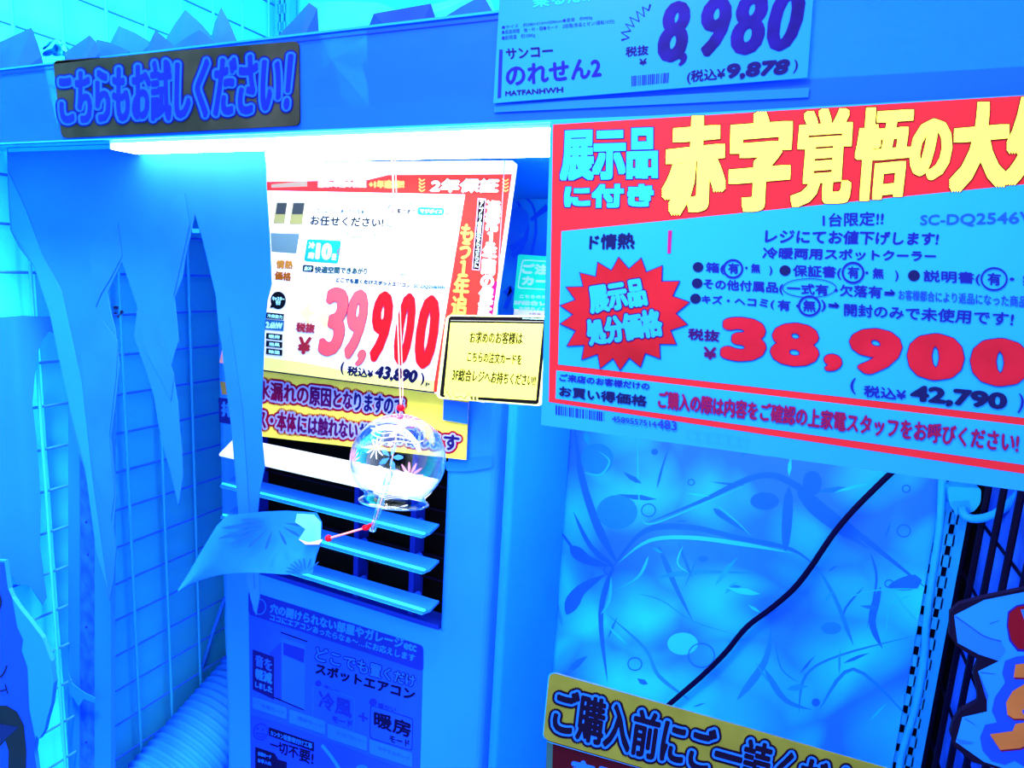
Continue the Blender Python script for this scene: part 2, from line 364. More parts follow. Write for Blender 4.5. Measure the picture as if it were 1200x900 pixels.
# ================================================================ shelf, header, lights
shelf = MB().box(XL - .01, 1.0, .424, YB, .101, .116).build('upper_shelf', M((36, 170, 255), .5, 2.2)); tag(shelf, 'blue upper shelf board above the hanging signs', 'shelf')
hp = YP(.42)
hx0 = -1.1; hx1 = .75; hz1 = zat(400, 37, .42); hz0 = .0985
head = MB().box(hx0, hx1, .42, .4215, hz0, hz1).build('header_fascia', translucent('fascia_film', (32, 116, 255), .70, .66)); tag(head, 'long translucent blue header strip along the shelf front', 'header strip')
MB().box(hx0, hx1, .4185, .4225, hz1, hz1 + .0016).build('top_edge', M((36, 165, 255), .25, .7), head)
MB().box(hx0, hx1, .4185, .4235, hz0 - .0015, hz0).build('bottom_edge', M((38, 170, 255), .25, .9), head)
MB().box(hx0, hx1, .4192, .4198, hz1 - .004, hz1 - .0034).build('crease_line', M((30, 60, 230), .3, .8), head)
# LED bars under the shelf
LED = emis('led_diffuser', (.95, .99, 1), 16)
def led(x0, x1, y0, y1, z0, lab):
    t = thing('led_light_bar', ((x0 + x1) / 2, (y0 + y1) / 2, z0), lab, 'lamp')
    MB().box(x0, x1, y0, y1, z0 + .005, .1008).build('housing', M(WHITE, .4, .9), t)
    MB().box(x0 + .001, x1 - .001, y0 + .001, y1 - .001, z0, z0 + .0049).build('diffuser', LED, t)
    for x in (x0 - .0015, x1): MB().box(x, x + .0015, y0, y1, z0, .1008).build('end_cap', M(WHITE, .4, .9), t)
led(-.60, .19, .462, .503, .090, 'rear glowing white light bar under the shelf, nearest the price sheet')
led(-.61, .19, .4245, .4505, .090, 'front glowing white light bar right behind the header, above the icicle curtain')

# ice paper peaks on the shelf behind the header
def peak(pts, y, mat, lab, apex_dy=.03, name='paper_ice_peak', folds=None):
    """folded paper: outline pts, ridge pulled forwards, closed at the back"""
    zb = .1165
    fr = [P(a, b, y) for a, b in pts]
    n = len(fr); cx = sum(p.x for p in fr) / n; top = max(fr, key=lambda p: p.z)
    base = [Vector((fr[0].x - .004, y + .01, zb)), Vector((fr[-1].x + .004, y + .01, zb))]
    ol = [base[0]] + fr + [base[1]]
    ridge = Vector((top.x * .6 + cx * .4, y - apex_dy * .5, (top.z + zb) / 2)); ridge.y = max(ridge.y, .4245)
    rb = Vector((cx, y - apex_dy * .4, zb)); rb.y = max(rb.y, .4245)
    back = Vector((cx, y + apex_dy, zb))
    v = ol + [ridge, rb, back]; m = len(ol); f = []
    for i in range(m - 1): f.append([i, i + 1, m])
    f.append([0, m, m + 1]); f.append([m, m - 1, m + 1])
    for i in range(m - 1): f.append([i + 1, i, m + 2])
    f.append([0, m + 1, m + 2]); f.append([m + 1, m - 1, m + 2])
    return tag(mk(name, v, f, mat), lab, 'paper decoration', 'folded paper ice peaks on the shelf')
pa = M((32, 112, 255), .6, .5, .15, 20); pc = M((34, 132, 255), .6, .52, .15, 20); pd = M((30, 86, 255), .6, .42, .15, 20)
peak([(-30, 66), (0, 49), (37, 32), (44, 50), (49, 66)], .45, pa, 'blue folded paper peak at the left end of the header')
peak([(75, 62), (92, 50), (105, 41), (112, 48), (116, 62)], .452, pa, 'low dark blue paper peak right of the crumpled film')
peak([(112, 60), (113, 46), (130, 50), (152, 60)], .47, pa, 'broad flat paper peak, low, over the start of the lettering')
peak([(128, 52), (139, 30), (158, 38), (178, 50)], .50, pc, 'blue paper peak with a long right slope above the header lettering')
peak([(174, 52), (182, 35), (192, 43), (205, 54)], .46, pa, 'small sharp paper peak left of the tallest one')
peak([(195, 44), (206, 26), (217, 11), (234, 26), (252, 46)], .50, pc, 'tallest broad blue paper peak above the lettering')
peak([(203, 54), (218, 44), (233, 35), (242, 41), (254, 52)], .45, pa, 'low paper peak in front of the tallest one')
peak([(246, 48), (252, 25), (259, 8), (268, 24), (277, 46)], .48, pc, 'narrow steep blue paper peak before the corner post')
peak([(322, 46), (345, 22), (362, 3), (372, 10), (374, 40)], .47, pa, 'dark blue paper slope right of the corner post')
peak([(368, 40), (360, 2), (405, 1), (445, 3), (470, 14), (545, -4), (572, -12), (582, 22)], .50, M((44, 200, 255), .4, .82, .25, 30), 'wide pale film heap filling the shelf right of the corner post')
peak([(430, 36), (438, 16), (505, 4), (510, 20), (520, 34)], .455, pd, 'grey-blue folded sheet in front of the pale film heap')
peak([(505, 30), (540, 8), (566, -6), (580, 18), (590, 22)], .47, pa, 'blue paper peak just left of the hanging price card')
# facets showing through the header film
for i, (pts, mm, lb) in enumerate([
    ([(6, 128), (20, 88), (52, 96), (58, 140)], pd, 'dark blue folded sheet behind the left end of the header film'),
    ([(368, 138), (370, 92), (390, 70), (398, 100), (402, 136)], pd, 'dark blue folded sheet behind the header film right of the lettering'),
    ([(436, 120), (424, 74), (474, 49), (500, 92), (512, 128)], pa, 'large folded sheet behind the middle of the header film'),
    ([(524, 116), (530, 70), (556, 52), (566, 74), (570, 114)], pd, 'folded sheet behind the header film beside the price card')]):
    peak(pts, .432, mm, lb, .006)
# crumpled clear film
random.seed(3)
v = []; f = []
for i in range(6):
    for j in range(5):
        px = 49 + 28 * i / 5 + random.uniform(-2, 2) + 3 * (j / 4); py = 66 - (4 + 16 * math.sin(math.pi * (.15 + .75 * i / 5))) * j / 4
        v.append(P(px, py, .462 + random.uniform(-.006, .006)))
for i in range(5):
    for j in range(4): f.append([i * 5 + j, (i + 1) * 5 + j, (i + 1) * 5 + j + 1, i * 5 + j + 1])
tag(mk('crumpled_film', v, f, M((50, 225, 255), .25, .9, .3, 80)), 'small crumpled piece of clear film between the first two paper peaks', 'plastic film')

# header label "please try this too"
lp = YP(.4185)
lab = board('header_label', lp, rnd([(62, 71), (350, 48), (351, 147), (72, 162)], 7), .0012, M((56, 56, 56), .5, .66, .6, 14))
tag(lab, 'dark label with fat blue rounded lettering on the left of the header', 'label')
outlined(lab, lp, 'こちらもお試しください！', [(67, 82), (345, 54), (338, 134), (71, 149)], [(4.8, M((18, 12, 160), .6, .6)), (2.8, M((32, 104, 255), .6, .66)), (0, M((24, 40, 240), .6, .6))], 1, 1.6)

# price card on the header
cp = YP(.4165)
card = board('price_card', cp, [(587, -30), (578, 121), (946, 91), (957, -55)], .0015, M((36, 148, 255), .35, .7))
tag(card, 'blue price card for a fan on the header, price 8,980', 'price card')
MB().box(xat(578, 121, .417), xat(950, 91, .417), .4186, .4192, zat(760, 106, .417) - .008, zat(760, 106, .417) - .003).build('backing_sleeve', M((32, 120, 255), .3), card)
ink = M((26, 44, 190), .6, .7); inkd = M((28, 20, 120), .6, .7); inkp = M((70, 14, 120), .6, .7)
text(card, cp, '●サイズ　約380×510×H200mm●重量　約900g', [(588, 30), (694, 18), (694, 23), (588, 35)], ink, 1)
text(card, cp, '●風量調整　強・中・弱●モード　2段階(食品とせン/運転10分)', [(588, 35.5), (720, 22), (720, 28), (588, 41)], ink, 1)
text(card, cp, '●耐荷重　約100Kg', [(588, 42), (627, 38), (627, 44), (588, 48)], ink, 1)
text(card, cp, 'サンコー', [(592, 57), (648, 52), (648, 66), (594, 70)], inkd, 1, .5)
text(card, cp, 'のれせん2', [(592, 77), (704, 66), (705, 90), (593, 102)], M((28, 28, 170)), 1, .9)
text(card, cp, 'MATFANHWH', [(592, 107), (660, 101), (660, 108), (592, 113)], inkd, 1, .4)
poly(card, cp, [(585, 58), (589, 58), (587, 114), (583, 115)], ink, 1, 'printed_bar')
zz = [(727, 44), (740, 40)]
strokes(card, cp, [([(728, 47), (737, 44), (728, 38), (739, 36), (733, 28), (743, 31), (738, 20), (749, 25), (746, 13), (755, 19), (753, 8), (760, 12), (762, 5)], 2.2, 2.2)], inkd, 1, n=1)
text(card, cp, '税抜', [(733, 55), (760, 52), (760, 64), (733, 67)], inkd, 1, .4)
text(card, cp, '¥', [(749, 69), (758, 68), (758, 76), (749, 77)], inkd, 1, .4)
for ch, q in (('8', [(780, 2), (813, 0), (803, 71), (765, 75)]), (',', [(796, 62), (806, 61), (804, 76), (794, 78)]), ('9', [(826, -3), (862, -6), (850, 64), (812, 68)]), ('8', [(866, -8), (905, -12), (892, 63), (851, 66)]), ('0', [(908, -15), (953, -20), (930, 58), (893, 62)])):
    outlined(card, cp, ch, q, [(0, M((32, 16, 150), .5, .7, .3, 60))], 1, (4, 2.6) if ch != ',' else 1.5)
barcode(card, cp, [(740, 89), (784, 85), (783, 97), (740, 101)], ink, 30)
text(card, cp, '(税込¥', [(805, 83), (850, 78), (850, 95), (805, 99)], inkd, 1, .4)
text(card, cp, '9,878', [(852, 75), (928, 68), (921, 89), (850, 95)], inkd, 1, 1.5)
text(card, cp, ')', [(931, 70), (936, 69), (934, 85), (929, 86)], inkd, 1, .3)
c2p = YP(.4178)
c2 = board('price_card', c2p, [(621, -30), (622, 11.5), (700, 5), (704, -36)], .001, M((32, 84, 240), .5, .75)); tag(c2, 'small dark blue card whose lower edge shows behind the 8,980 card', 'price card')
text(c2, YP(.4163), '乗るだけで', [(624, -6), (712, -14), (712, -1), (624, 10)], M((38, 190, 255)), 0, .6)

# ================================================================ big red and blue sale sign
bp = YP(.412)
big = board('sale_sign', bp, [(645, 142), (1240, 109), (1240, 581), (634, 498)], .0012, M((38, 160, 255), .45, .80))
tag(big, 'large red and blue sale sign with big yellow characters, price 38,900', 'sign')
for px in (700, 1000): MB().box(xat(px, 140, .4135) - .004, xat(px, 140, .4135) + .004, .4133, .4236, hz0 - .006, hz0 - .0016).build('hanging_clip', M((40, 170, 255), .2), big)
poly(big, bp, [(648, 146), (1232, 110), (1232, 560), (643, 471)], M((236, 44, 64), .5, .8, .12, 5), 1)
papm = M((38, 168, 255), .45, .82, .05, 5)
poly(big, bp, [(658, 271), (1230, 213), (1230, 493), (654, 427)], papm, 2)
poly(big, bp, [(652, 434), (1230, 502), (1230, 549), (651, 467)], papm, 2)
cl = M((50, 215, 255), .5, .8); pur = M((60, 20, 160)); dred = M((130, 24, 44))
outlined(big, bp, '展示品', [(658, 153), (771, 149), (771, 209), (656, 212)], [(1.2, pur), (0, cl)], 2, 2.3, True)
outlined(big, bp, 'に付き', [(661, 217), (767, 214), (765, 243), (661, 244)], [(1.0, pur), (0, cl)], 2, 1.8, True)
ym = M((255, 255, 112), .5, .9)
for ch, q in (('赤', [(781, 138), (852, 134), (850, 241), (773, 256)]), ('字', [(856, 133), (931, 128), (923, 244), (853, 250)]), ('覚', [(936, 129), (1003, 125), (996, 238), (925, 243)]),
              ('悟', [(1006, 127), (1074, 123), (1061, 230), (998, 237)]), ('の', [(1068, 141), (1119, 137), (1113, 209), (1064, 214)]), ('大', [(1120, 122), (1186, 117), (1180, 219), (1111, 226)]), ('処', [(1186, 115), (1262, 108), (1254, 211), (1174, 218)])):
    outlined(big, bp, ch, q, [(1.0, dred), (0, ym)], 2, ((4.6, 4.2) if ch not in '覚悟の' else (3.3, 2.6) if ch != 'の' else (4.2, 3.4)), ch != 'の')
bi = M((26, 36, 170), .5, .8); bl = M((28, 70, 240), .5, .8); bk = M((22, 26, 100), .5, .8)
text(big, bp, 'ド情熱', [(691, 275), (744, 272), (744, 292), (690, 293)], bk, 3, .8)
poly(big, bp, [(783, 270), (787.5, 270), (786, 297), (782, 297)], M((190, 30, 130)), 3, 'printed_bar')
text(big, bp, '1台限定!!', [(964, 250), (1036, 247), (1035, 264), (964, 266)], bi, 3, .4)
text(big, bp, 'SC-DQ2546WH', [(1079, 252), (1246, 246), (1246, 264), (1078, 266)], M((28, 90, 250)), 3, .4)
text(big, bp, 'レジにてお値下げします!', [(897, 268), (1101, 272), (1099, 288), (896, 285)], bi, 3, .6)
text(big, bp, '冷暖両用スポットクーラー', [(894, 289), (1097, 294), (1097, 307), (893, 303)], bi, 3, .6)
for cx, cy, r in ((818, 313, 6.3), (920, 317, 6.6), (1071, 323, 7), (817, 332, 6.3), (815, 350, 6.3)): poly(big, bp, ell(cx, cy, r, r * .95, 18), bk, 3, 'printed_dot')
for s, q in (('箱(', [(827, 307), (849, 308), (849, 322), (827, 321)]), ('有', [(853, 308), (866, 308), (866, 321), (853, 321)]), ('・無　)', [(873, 308), (905, 310), (905, 323), (873, 321)]),
             ('保証書(', [(929, 310), (986, 312), (986, 328), (929, 326)]), ('有', [(993, 312), (1007, 312), (1007, 327), (993, 326)]), ('・無　)', [(1014, 313), (1053, 315), (1053, 330), (1014, 328)]),
             ('説明書(', [(1082, 316), (1149, 319), (1149, 335), (1082, 332)]), ('有', [(1157, 319), (1173, 320), (1173, 335), (1157, 334)]), ('・無)', [(1183, 320), (1228, 322), (1228, 338), (1183, 336)]),
             ('その他付属品(', [(824, 326), (918, 331), (918, 346), (824, 340)]), ('一式有・', [(922, 331), (982, 334), (982, 347), (922, 344)]), ('欠落有⇒', [(984, 333), (1051, 336), (1050, 351), (984, 347)]),
             ('キズ・ヘコミ(', [(822, 345), (908, 350), (907, 363), (822, 357)]), ('有・', [(911, 351), (937, 352), (937, 365), (911, 364)]), ('無', [(941, 351), (956, 352), (956, 366), (941, 365)]),
             (')⇒', [(962, 351), (985, 354), (985, 367), (962, 365)]), ('開封のみで未使用です!', [(989, 355), (1189, 366), (1187, 383), (989, 370)])):
    text(big, bp, s, q, bi, 3, .45)
text(big, bp, 'お客様都合により返品になった商品です', [(1053, 339), (1226, 348), (1226, 362), (1053, 351)], bl, 3, .2)
for cx, cy, rx, ry, wd in ((859, 315, 12, 11.5, 2.4), (999.7, 319.6, 13.5, 13, 2.6), (1165, 327, 16, 14, 2.2), (948.5, 337.5, 32, 11.5, 1.0), (948.5, 358.5, 13.5, 12.5, 2.6)): ring(big, bp, cx, cy, rx, ry, wd, bi, 3)
rm = M((196, 28, 58), .5, .9, .1, 40)
text(big, bp, '税抜', [(806, 384), (844, 387), (843, 401), (806, 398)], M((60, 18, 110)), 3, .6)
text(big, bp, '¥', [(824, 406), (840, 407), (840, 422), (824, 421)], M((90, 20, 100)), 3, .9)
for ch, q, b in (('3', [(846, 371), (899, 373), (897, 425), (844, 422)], (7, 4)), ('8', [(904, 377), (961, 380), (959, 431), (902, 427)], (6, 3.0)), (',', [(966, 414), (988, 416), (984, 438), (966, 434)], (4, 2.6)), ('9', [(996, 383), (1058, 387), (1056, 441), (994, 437)], (7, 3.3)), ('0', [(1064, 389), (1131, 393), (1129, 448), (1062, 443)], (9, 3.2)), ('0', [(1138, 394), (1208, 399), (1206, 455), (1136, 450)], (9.4, 3.3))):
    outlined(big, bp, ch, q, [(.9, M((40, 24, 160))), (0, rm)], 3, b)
text(big, bp, '(', [(996, 443), (1003, 443), (1003, 462), (997, 462)], bi, 3, .4)
text(big, bp, '税込¥', [(1012, 451), (1062, 456), (1062, 470), (1012, 465)], bi, 3, .5)
text(big, bp, '42,790', [(1067, 450), (1181, 461), (1180, 484), (1066, 472)], bk, 3, (2.2, 1.4))
text(big, bp, ')', [(1194, 461), (1200, 461), (1200, 484), (1192, 484)], bi, 3, .4)
text(big, bp, 'ご来店のお客様だけの', [(656, 437), (761, 449), (761, 458), (655, 446)], bi, 3, .4)
text(big, bp, 'お買い得価格', [(655, 451), (759, 464), (758, 478), (655, 464)], bk, 3, .7)
outlined(big, bp, 'ご購入の際は内容をご確認の上家電スタッフをお呼びください!', [(772, 456), (1195, 508), (1193, 533), (771, 477)], [(.5, M((60, 22, 180))), (0, M((150, 26, 90)))], 3, .5)
barcode(big, bp, [(651, 475), (708, 483), (708, 494), (651, 486)], ink, 34)
text(big, bp, '4589557514', [(717, 487), (769, 494), (769, 501), (717, 494)], M((36, 60, 210)), 3, .2)
text(big, bp, '483', [(770, 491), (793, 494), (793, 505), (770, 502)], M((36, 60, 210)), 3, .3)
for i in range(6):
    strokes(big, bp, [([(806 + 12 * i, 505 + 1.6 * i), (806 + 12 * i, 515 + 1.6 * i), (817 + 12 * i, 516.5 + 1.6 * i), (817 + 12 * i, 506.5 + 1.6 * i), (806 + 12 * i, 505 + 1.6 * i)], .35, .35)], M((34, 140, 255)), 3, n=1)
def Z9(l): return [(640 + x / 4.09, 300 + y / 4.09) for x, y in l]
sp = Z9([(348, 8), (455, 12), (555, 48), (637, 122), (685, 222), (675, 328), (622, 422), (545, 490), (452, 530), (355, 545), (260, 537), (172, 495), (102, 430), (70, 325), (70, 238), (98, 150), (163, 82), (248, 32)])
bc = Vector(Z9([(375, 277)])[0]); star = []
for i, p in enumerate(sp):
    q = Vector(sp[(i + 1) % len(sp)]); star.append(p); star.append(tuple(bc + ((Vector(p) + q) / 2 - bc) * .80))
poly(big, bp, [tuple(bc + (Vector(p) - bc) * 1.025) for p in star], M((30, 24, 170)), 3, 'printed_burst')
poly(big, bp, star, M((196, 30, 52), .5, .8, .25, 14), 4, 'printed_burst')
outlined(big, bp, '展示品', Z9([(195, 148), (465, 103), (490, 236), (212, 282)]), [(1.4, M((70, 20, 130))), (0, M((44, 185, 255)))], 5, 1.7)
outlined(big, bp, '処分価格', Z9([(182, 308), (546, 244), (566, 382), (205, 436)]), [(1.4, M((70, 20, 130))), (0, M((44, 175, 255)))], 5, 1.7)

# ================================================================ cooler (tower with louvres)
YA = .62; axl = xat(259, 650, YA); axr = xat(576, 650, YA); ztop = zat(262, 402, YA)
BODY = M((36, 152, 255), .4, 1.2); BODYD = M((34, 122, 255), .4, 1.2)
ac = thing('spot_cooler', ((axl + axr) / 2, .75, ZF), 'tall pale blue box shaped cooler with white louvres and a printed front label', 'cooler')
ol = xat(290, 620, YA); orr = xat(517, 650, YA); oz0 = zat(510, 738, YA); oz1 = zat(510, 520, YA)
v, f = rbox(axl, axr, YA + .041, .878, ZF, ztop - .012, .012); mk('rear_body', v, f, M((38, 188, 255), .4, 1.5), ac)
v, f = rbox(axl + .004, axr - .006, YA + .030, YA + .0405, ZF, ztop - .004, .004); mk('seam', v, f, BODYD, ac)
mbz = MB()
v, f = rbox(axl, axr, YA, YA + .0295, oz1, ztop, .010); mbz.add(v, f)
v, f = rbox(axl, axr, YA, YA + .0295, ZF, oz0, .010); mbz.add(v, f)
v, f = rbox(axl, ol, YA, YA + .0295, oz0 + .0001, oz1 - .0001, .010); mbz.add(v, f)
v, f = rbox(orr, axr, YA, YA + .0295, oz0 + .0001, oz1 - .0001, .010); mbz.add(v, f)
mbz.build('front_panel', M((35, 142, 255), .4, 1.15), ac)
MB().box(ol - .002, orr + .002, YA + .0275, YA + .029, oz0 - .002, oz1 + .002).build('dark_grille_back', M((12, 8, 14), .7, .4), ac)
for px in (303, 421, 487):
    x = xat(px, 620, YA + .012); MB().box(x - .0035, x + .0035, YA + .006, YA + .027, oz0, oz1).build('strut', M((26, 60, 235), .5, .7), ac)
for i in range(7):
    z = oz0 + .02 + (oz1 - oz0 - .02) * i / 7; MB().box(ol, orr, YA + .022, YA + .0245, z, z + .002).build('rear_fin', M((24, 16, 60), .5, .6), ac)
for i, ry in enumerate((572, 614.5, 657, 704.5)):
    zr = zat(514, ry, YA - .004); zf_ = zat(504, ry + 12.5, YA - .026)
    xr = xat(514, ry, YA - .004); xl = xat(257, 540, YA - .03)
    if i == 0: zr += .010
    y0, y1 = YA - .030, YA - .003; zf2 = zf_ - .0012; th = .0028
    vv = [(xl, y1, zr), (xr, y1, zr), (xr, y1 - .019, zr + (zf2 - zr) * .55), (xr - .006, y0, zf2), (xl, y0, zf2)]
    n = len(vv); vb = [(a, b, c - th) for a, b, c in vv]
    bl_ = mk('louvre_blade', vv + vb, [[0, 1, 2, 3, 4], [9, 8, 7, 6, 5]] + [[a, n + a, n + (a + 1) % n, (a + 1) % n] for a in range(n)], M((36, 140, 255), .35, 1.1) if i else M((250, 252, 255), .3, 1), ac)  # top blade white: strong lamp light painted into its colour
    MB().add([(xl, y0 - .0001, zf2 - th), (xr - .006, y0 - .0001, zf2 - th), (xr - .004, y0 + .004, zf2 + .0026), (xl, y0 + .004, zf2 + .0026), (xl, y0 + .0045, zf2 - th), (xr - .004, y0 + .0045, zf2 - th)], [(0, 1, 2, 3), (0, 3, 4), (1, 5, 2), (3, 2, 5, 4), (0, 4, 5, 1)]).build('lip_highlight', M((50, 240, 255) if i else (250, 252, 255), .3, 1.8), bl_)  # bright wedge painting the lamp highlight along the blade edge
    for px in (421, 487):
        x = xat(px, 620, YA); MB().tube([(x, YA - .012, zr - .010), (x, YA + .012, zr - .008)], .004, 8).build('louvre_pivot', M((34, 120, 255), .4, .8), ac)
    MB().box(xl + .03, xl + .034, y1 - .002, YA + .001, zr - .006, zr).build('louvre_pivot', M((34, 120, 255), .4, .8), ac)
MB().box(ol, orr, YA + .001, YA + .027, oz0 - .0005, oz0 + .006).build('outlet_sill', M((30, 72, 245), .5, .7), ac)
# label on the cooler front
ap = YP(YA - .0006)
al = board('front_label', ap, rnd([(291, 692), (496, 757), (491, 940), (294, 920)], 5), .0005, M((32, 98, 255), .5, .74), ac)
ld = M((28, 58, 225), .5, .72); li = M((30, 130, 255), .5, .8); lk = M((20, 16, 90), .5, .6)
poly(al, ap, rnd([(291, 692), (496, 757), (496, 787), (291, 720)], 5), ld, 1)
poly(al, ap, [(384, 745), (392, 748), (389, 753)], ld, 1)
text(al, ap, '穴の開けられない部屋やガレージetc', [(317, 704), (489, 754), (488, 768), (316, 716)], M((36, 145, 255)), 2, .6)
text(al, ap, 'ココにエアコンあったらなぁ〜…にお応えします', [(317, 717), (487, 769), (486, 778), (316, 725)], M((36, 145, 255)), 2, .3)
ring(al, ap, 304, 711, 8, 9.5, 1.2, li, 2)
outlined(al, ap, 'どこでも置くだけ', [(370, 756), (487, 793), (486, 807), (369, 773)], [(1.0, lk), (0, M((34, 118, 255)))], 1, .5)
text(al, ap, 'スポットエアコン', [(370, 774), (487, 809), (486, 824), (369, 788)], lk, 1, .8)
poly(al, ap, [(329, 747), (358, 756), (357, 832), (328, 822)], M((32, 112, 255)), 1, 'printed_picture')
poly(al, ap, [(332, 753), (357, 761), (356, 777), (332, 767)], ld, 2, 'printed_picture')
strokes(al, ap, [([(329, 741), (360, 752)], 1.4, 1.4), ([(318, 816), (356, 832)], 1.6, 1.2)], lk, 2, n=1)
poly(al, ap, [(316, 765), (330, 752), (330, 822), (318, 812)], M((30, 74, 235)), 1, 'printed_picture')
poly(al, ap, [(296, 761), (321, 770), (321, 820), (296, 808)], M((22, 26, 140)), 2)
text(al, ap, '音を', [(299, 766), (319, 773), (319, 788), (299, 780)], M((34, 110, 255)), 3, .5)
text(al, ap, '軽減', [(299, 782), (319, 789), (319, 803), (299, 795)], M((36, 140, 255)), 3, .7)
text(al, ap, 'しました', [(299, 798), (319, 805), (319, 813), (299, 805)], M((36, 140, 255)), 3, .4)
frame(al, ap, rnd([(367, 803), (416, 818), (415, 858), (366, 843)], 4), .6, li, 1); frame(al, ap, rnd([(434, 826), (484, 842), (483, 880), (433, 865)], 4), .6, lk, 1)
text(al, ap, '冷風', [(373, 808), (413, 821), (412, 843), (373, 829)], ld, 1, .7); text(al, ap, 'モード', [(389, 838), (413, 845), (413, 853), (389, 846)], ld, 1, .4)
text(al, ap, '+', [(420, 833), (431, 837), (431, 848), (420, 844)], ld, 1, .4)
text(al, ap, '暖房', [(438, 832), (482, 847), (481, 866), (438, 851)], lk, 1, .7); text(al, ap, 'モード', [(456, 861), (480, 868), (480, 876), (456, 869)], lk, 1, .3)
poly(al, ap, ell(437, 823, 4.5), ld, 1); text(al, ap, '暖かい', [(443, 823), (464, 829), (464, 835), (443, 829)], ld, 1, .2); poly(al, ap, ell(373, 801, 3.6), ld, 1); text(al, ap, '涼しい', [(379, 802), (397, 808), (397, 812), (379, 806)], ld, 1, .1)
for a, b, c, d, tx in ((296, 816, 336, 14, '冷風モード'), (339, 831, 381, 16, '暖房モード'), (384, 848, 430, 17, 'オンオフタイマー'), (433, 866, 483, 17, 'おやすみモード')):
    dy = (c - a) * .33; poly(al, ap, rnd([(a, b), (c, b + dy), (c, b + dy + d), (a, b + d)], 2), M((34, 128, 255)), 1); text(al, ap, tx, [(a + 10, b + 7.5), (c - 3, b + dy + 4.5), (c - 3, b + dy + 9.5), (a + 10, b + 12.5)], M((32, 104, 255)), 2, .1)
poly(al, ap, [(294, 838), (336, 850), (484, 906), (492, 935), (294, 920)], M((30, 84, 250)), .5)
ring(al, ap, 305.6, 857.5, 9, 10, 1.3, ld, 2); strokes(al, ap, [([(300, 859), (305, 864), (311, 861), (300, 859)], 1, 1)], ld, 2); poly(al, ap, ell(302, 854, 1.2), ld, 2); poly(al, ap, ell(308, 855, 1.2), ld, 2)
poly(al, ap, [(315, 852), (368, 870), (368, 881), (315, 862)], lk, 2); text(al, ap, 'カンタン設置!取付け工事', [(317, 855), (366, 871.5), (366, 878.5), (317, 861)], li, 3, .2)
text(al, ap, '一切不要!', [(316, 865), (368, 882), (367, 898), (316, 878)], lk, 2, .5)
poly(al, ap, [(299, 875), (322, 883), (326, 890), (336, 893), (336, 925), (299, 915)], lk, 2); text(al, ap, '水滴カード', [(302, 880), (318, 885), (318, 890), (302, 885)], li, 3, .3); text(al, ap, 'お手入れ', [(302, 888), (318, 893), (318, 898), (302, 893)], li, 3, .3)
strokes(al, ap, [([(377, 873), (389, 888), (400, 905)], 4, 4)], M((36, 150, 255)), 2); poly(al, ap, ell(424, 903, 8, 7), li, 2)
# sticker at its left edge
st = board('warning_sticker', ap, [(256, 466), (274, 468), (275, 498), (257, 495)], .0004, M((28, 44, 170), .5, .8), ac); text(st, ap, '排', [(259, 470), (274, 472), (274, 490), (259, 488)], M((50, 160, 255)), 1, .8)
st = board('warning_sticker', ap, [(258, 447), (272, 449), (272, 463), (260, 462)], .0004, M((200, 170, 90), .5, .8), ac)
st = board('white_sticker', ap, [(260, 411), (262, 408), (266, 427), (257, 425)], .0004, M((255, 215, 200), .5, .9), ac)
# clear tape pieces
tag(board('tape_strip', YP(.6085), [(520, 468), (549, 472), (548, 497), (519, 492)], .0003, M((38, 130, 255), .3, .8)), 'blue tinted tape square on the upper right corner of the yellow notice', 'tape')
tag(board('tape_strip', YP(.6180), rnd([(522, 541), (577, 534), (577, 548), (546, 553), (523, 552)], 3), .0003, M((36, 148, 255), .2, .85)), 'faint clear tape strip on the cooler below the yellow notice', 'tape')

# ---------------------------------------------------------------- water-leak notice on the cooler
npn = YP(.6120)
no = board('leak_notice', npn, [(285, 432), (549, 466), (546, 539), (285, 509)], .0012, M((252, 222, 80), .5, 1.7, .08, 30)); tag(no, 'yellow notice with red outlined lettering above the cooler louvres', 'notice')
dr = M((205, 18, 60), .5, .8); wl = M((205, 215, 255), .5, .85); pr = M((150, 16, 90), .5, .8); nv = M((44, 30, 130), .5, .8)
for s, q, c in (('水漏れの', [(301, 445), (362, 452), (362, 475), (301, 468)], pr), ('原因とな', [(362, 452), (414, 459), (413, 481), (362, 475)], M((110, 20, 110))), ('りますので', [(415, 459), (474, 467), (472, 488), (414, 481)], nv),
                ('クス・本体', [(288, 476), (348, 485), (347, 508), (288, 501)], pr), ('には触れない', [(349, 485), (420, 494), (419, 516), (348, 508)], M((110, 20, 110))), ('様お願い致しま', [(421, 495), (516, 507), (515, 527), (420, 517)], nv), ('す', [(520, 508), (539, 510), (538, 530), (519, 527)], nv)):
    outlined(no, npn, s, q, [(4.4, dr), (1.8, wl), (0, c)], 1, .9)

# ---------------------------------------------------------------- tall price sheet 39,900
spn = plane3((305, 190, .5605), (607, 189, .5605), (420, 450, .596))
sh = board('price_sheet', spn, [(296, 190), (600, 188), (606, 193), (567, 472), (509, 461), (290, 432)], .0012, M((250, 252, 255), .4, 1)); tag(sh, 'large glossy price sheet over the cooler with price 39,900 and a red right border', 'price sheet')
rr_ = M((250, 62, 56), .5, 1)
poly(sh, spn, [(300, 221), (313, 213), (430, 211), (455, 205), (600, 204), (574, 390), (566, 468), (507, 459), (545, 228), (300, 223)], rr_, 1)
poly(sh, spn, [(578, 330), (583, 330), (573, 400), (562, 400)], M((240, 30, 140)), 1.5)
poly(sh, spn, [(318, 216), (360, 212), (360, 218.5), (318, 220)], M((225, 195, 150)), 2)
text(sh, spn, '通常1年間の保証', [(372, 212), (430, 211), (430, 220), (372, 220)], M(WHITE), 2, 1.0)
text(sh, spn, '+1年追加!!', [(432, 211), (474, 210), (474, 221), (432, 221)], M((255, 235, 120)), 2, .9)
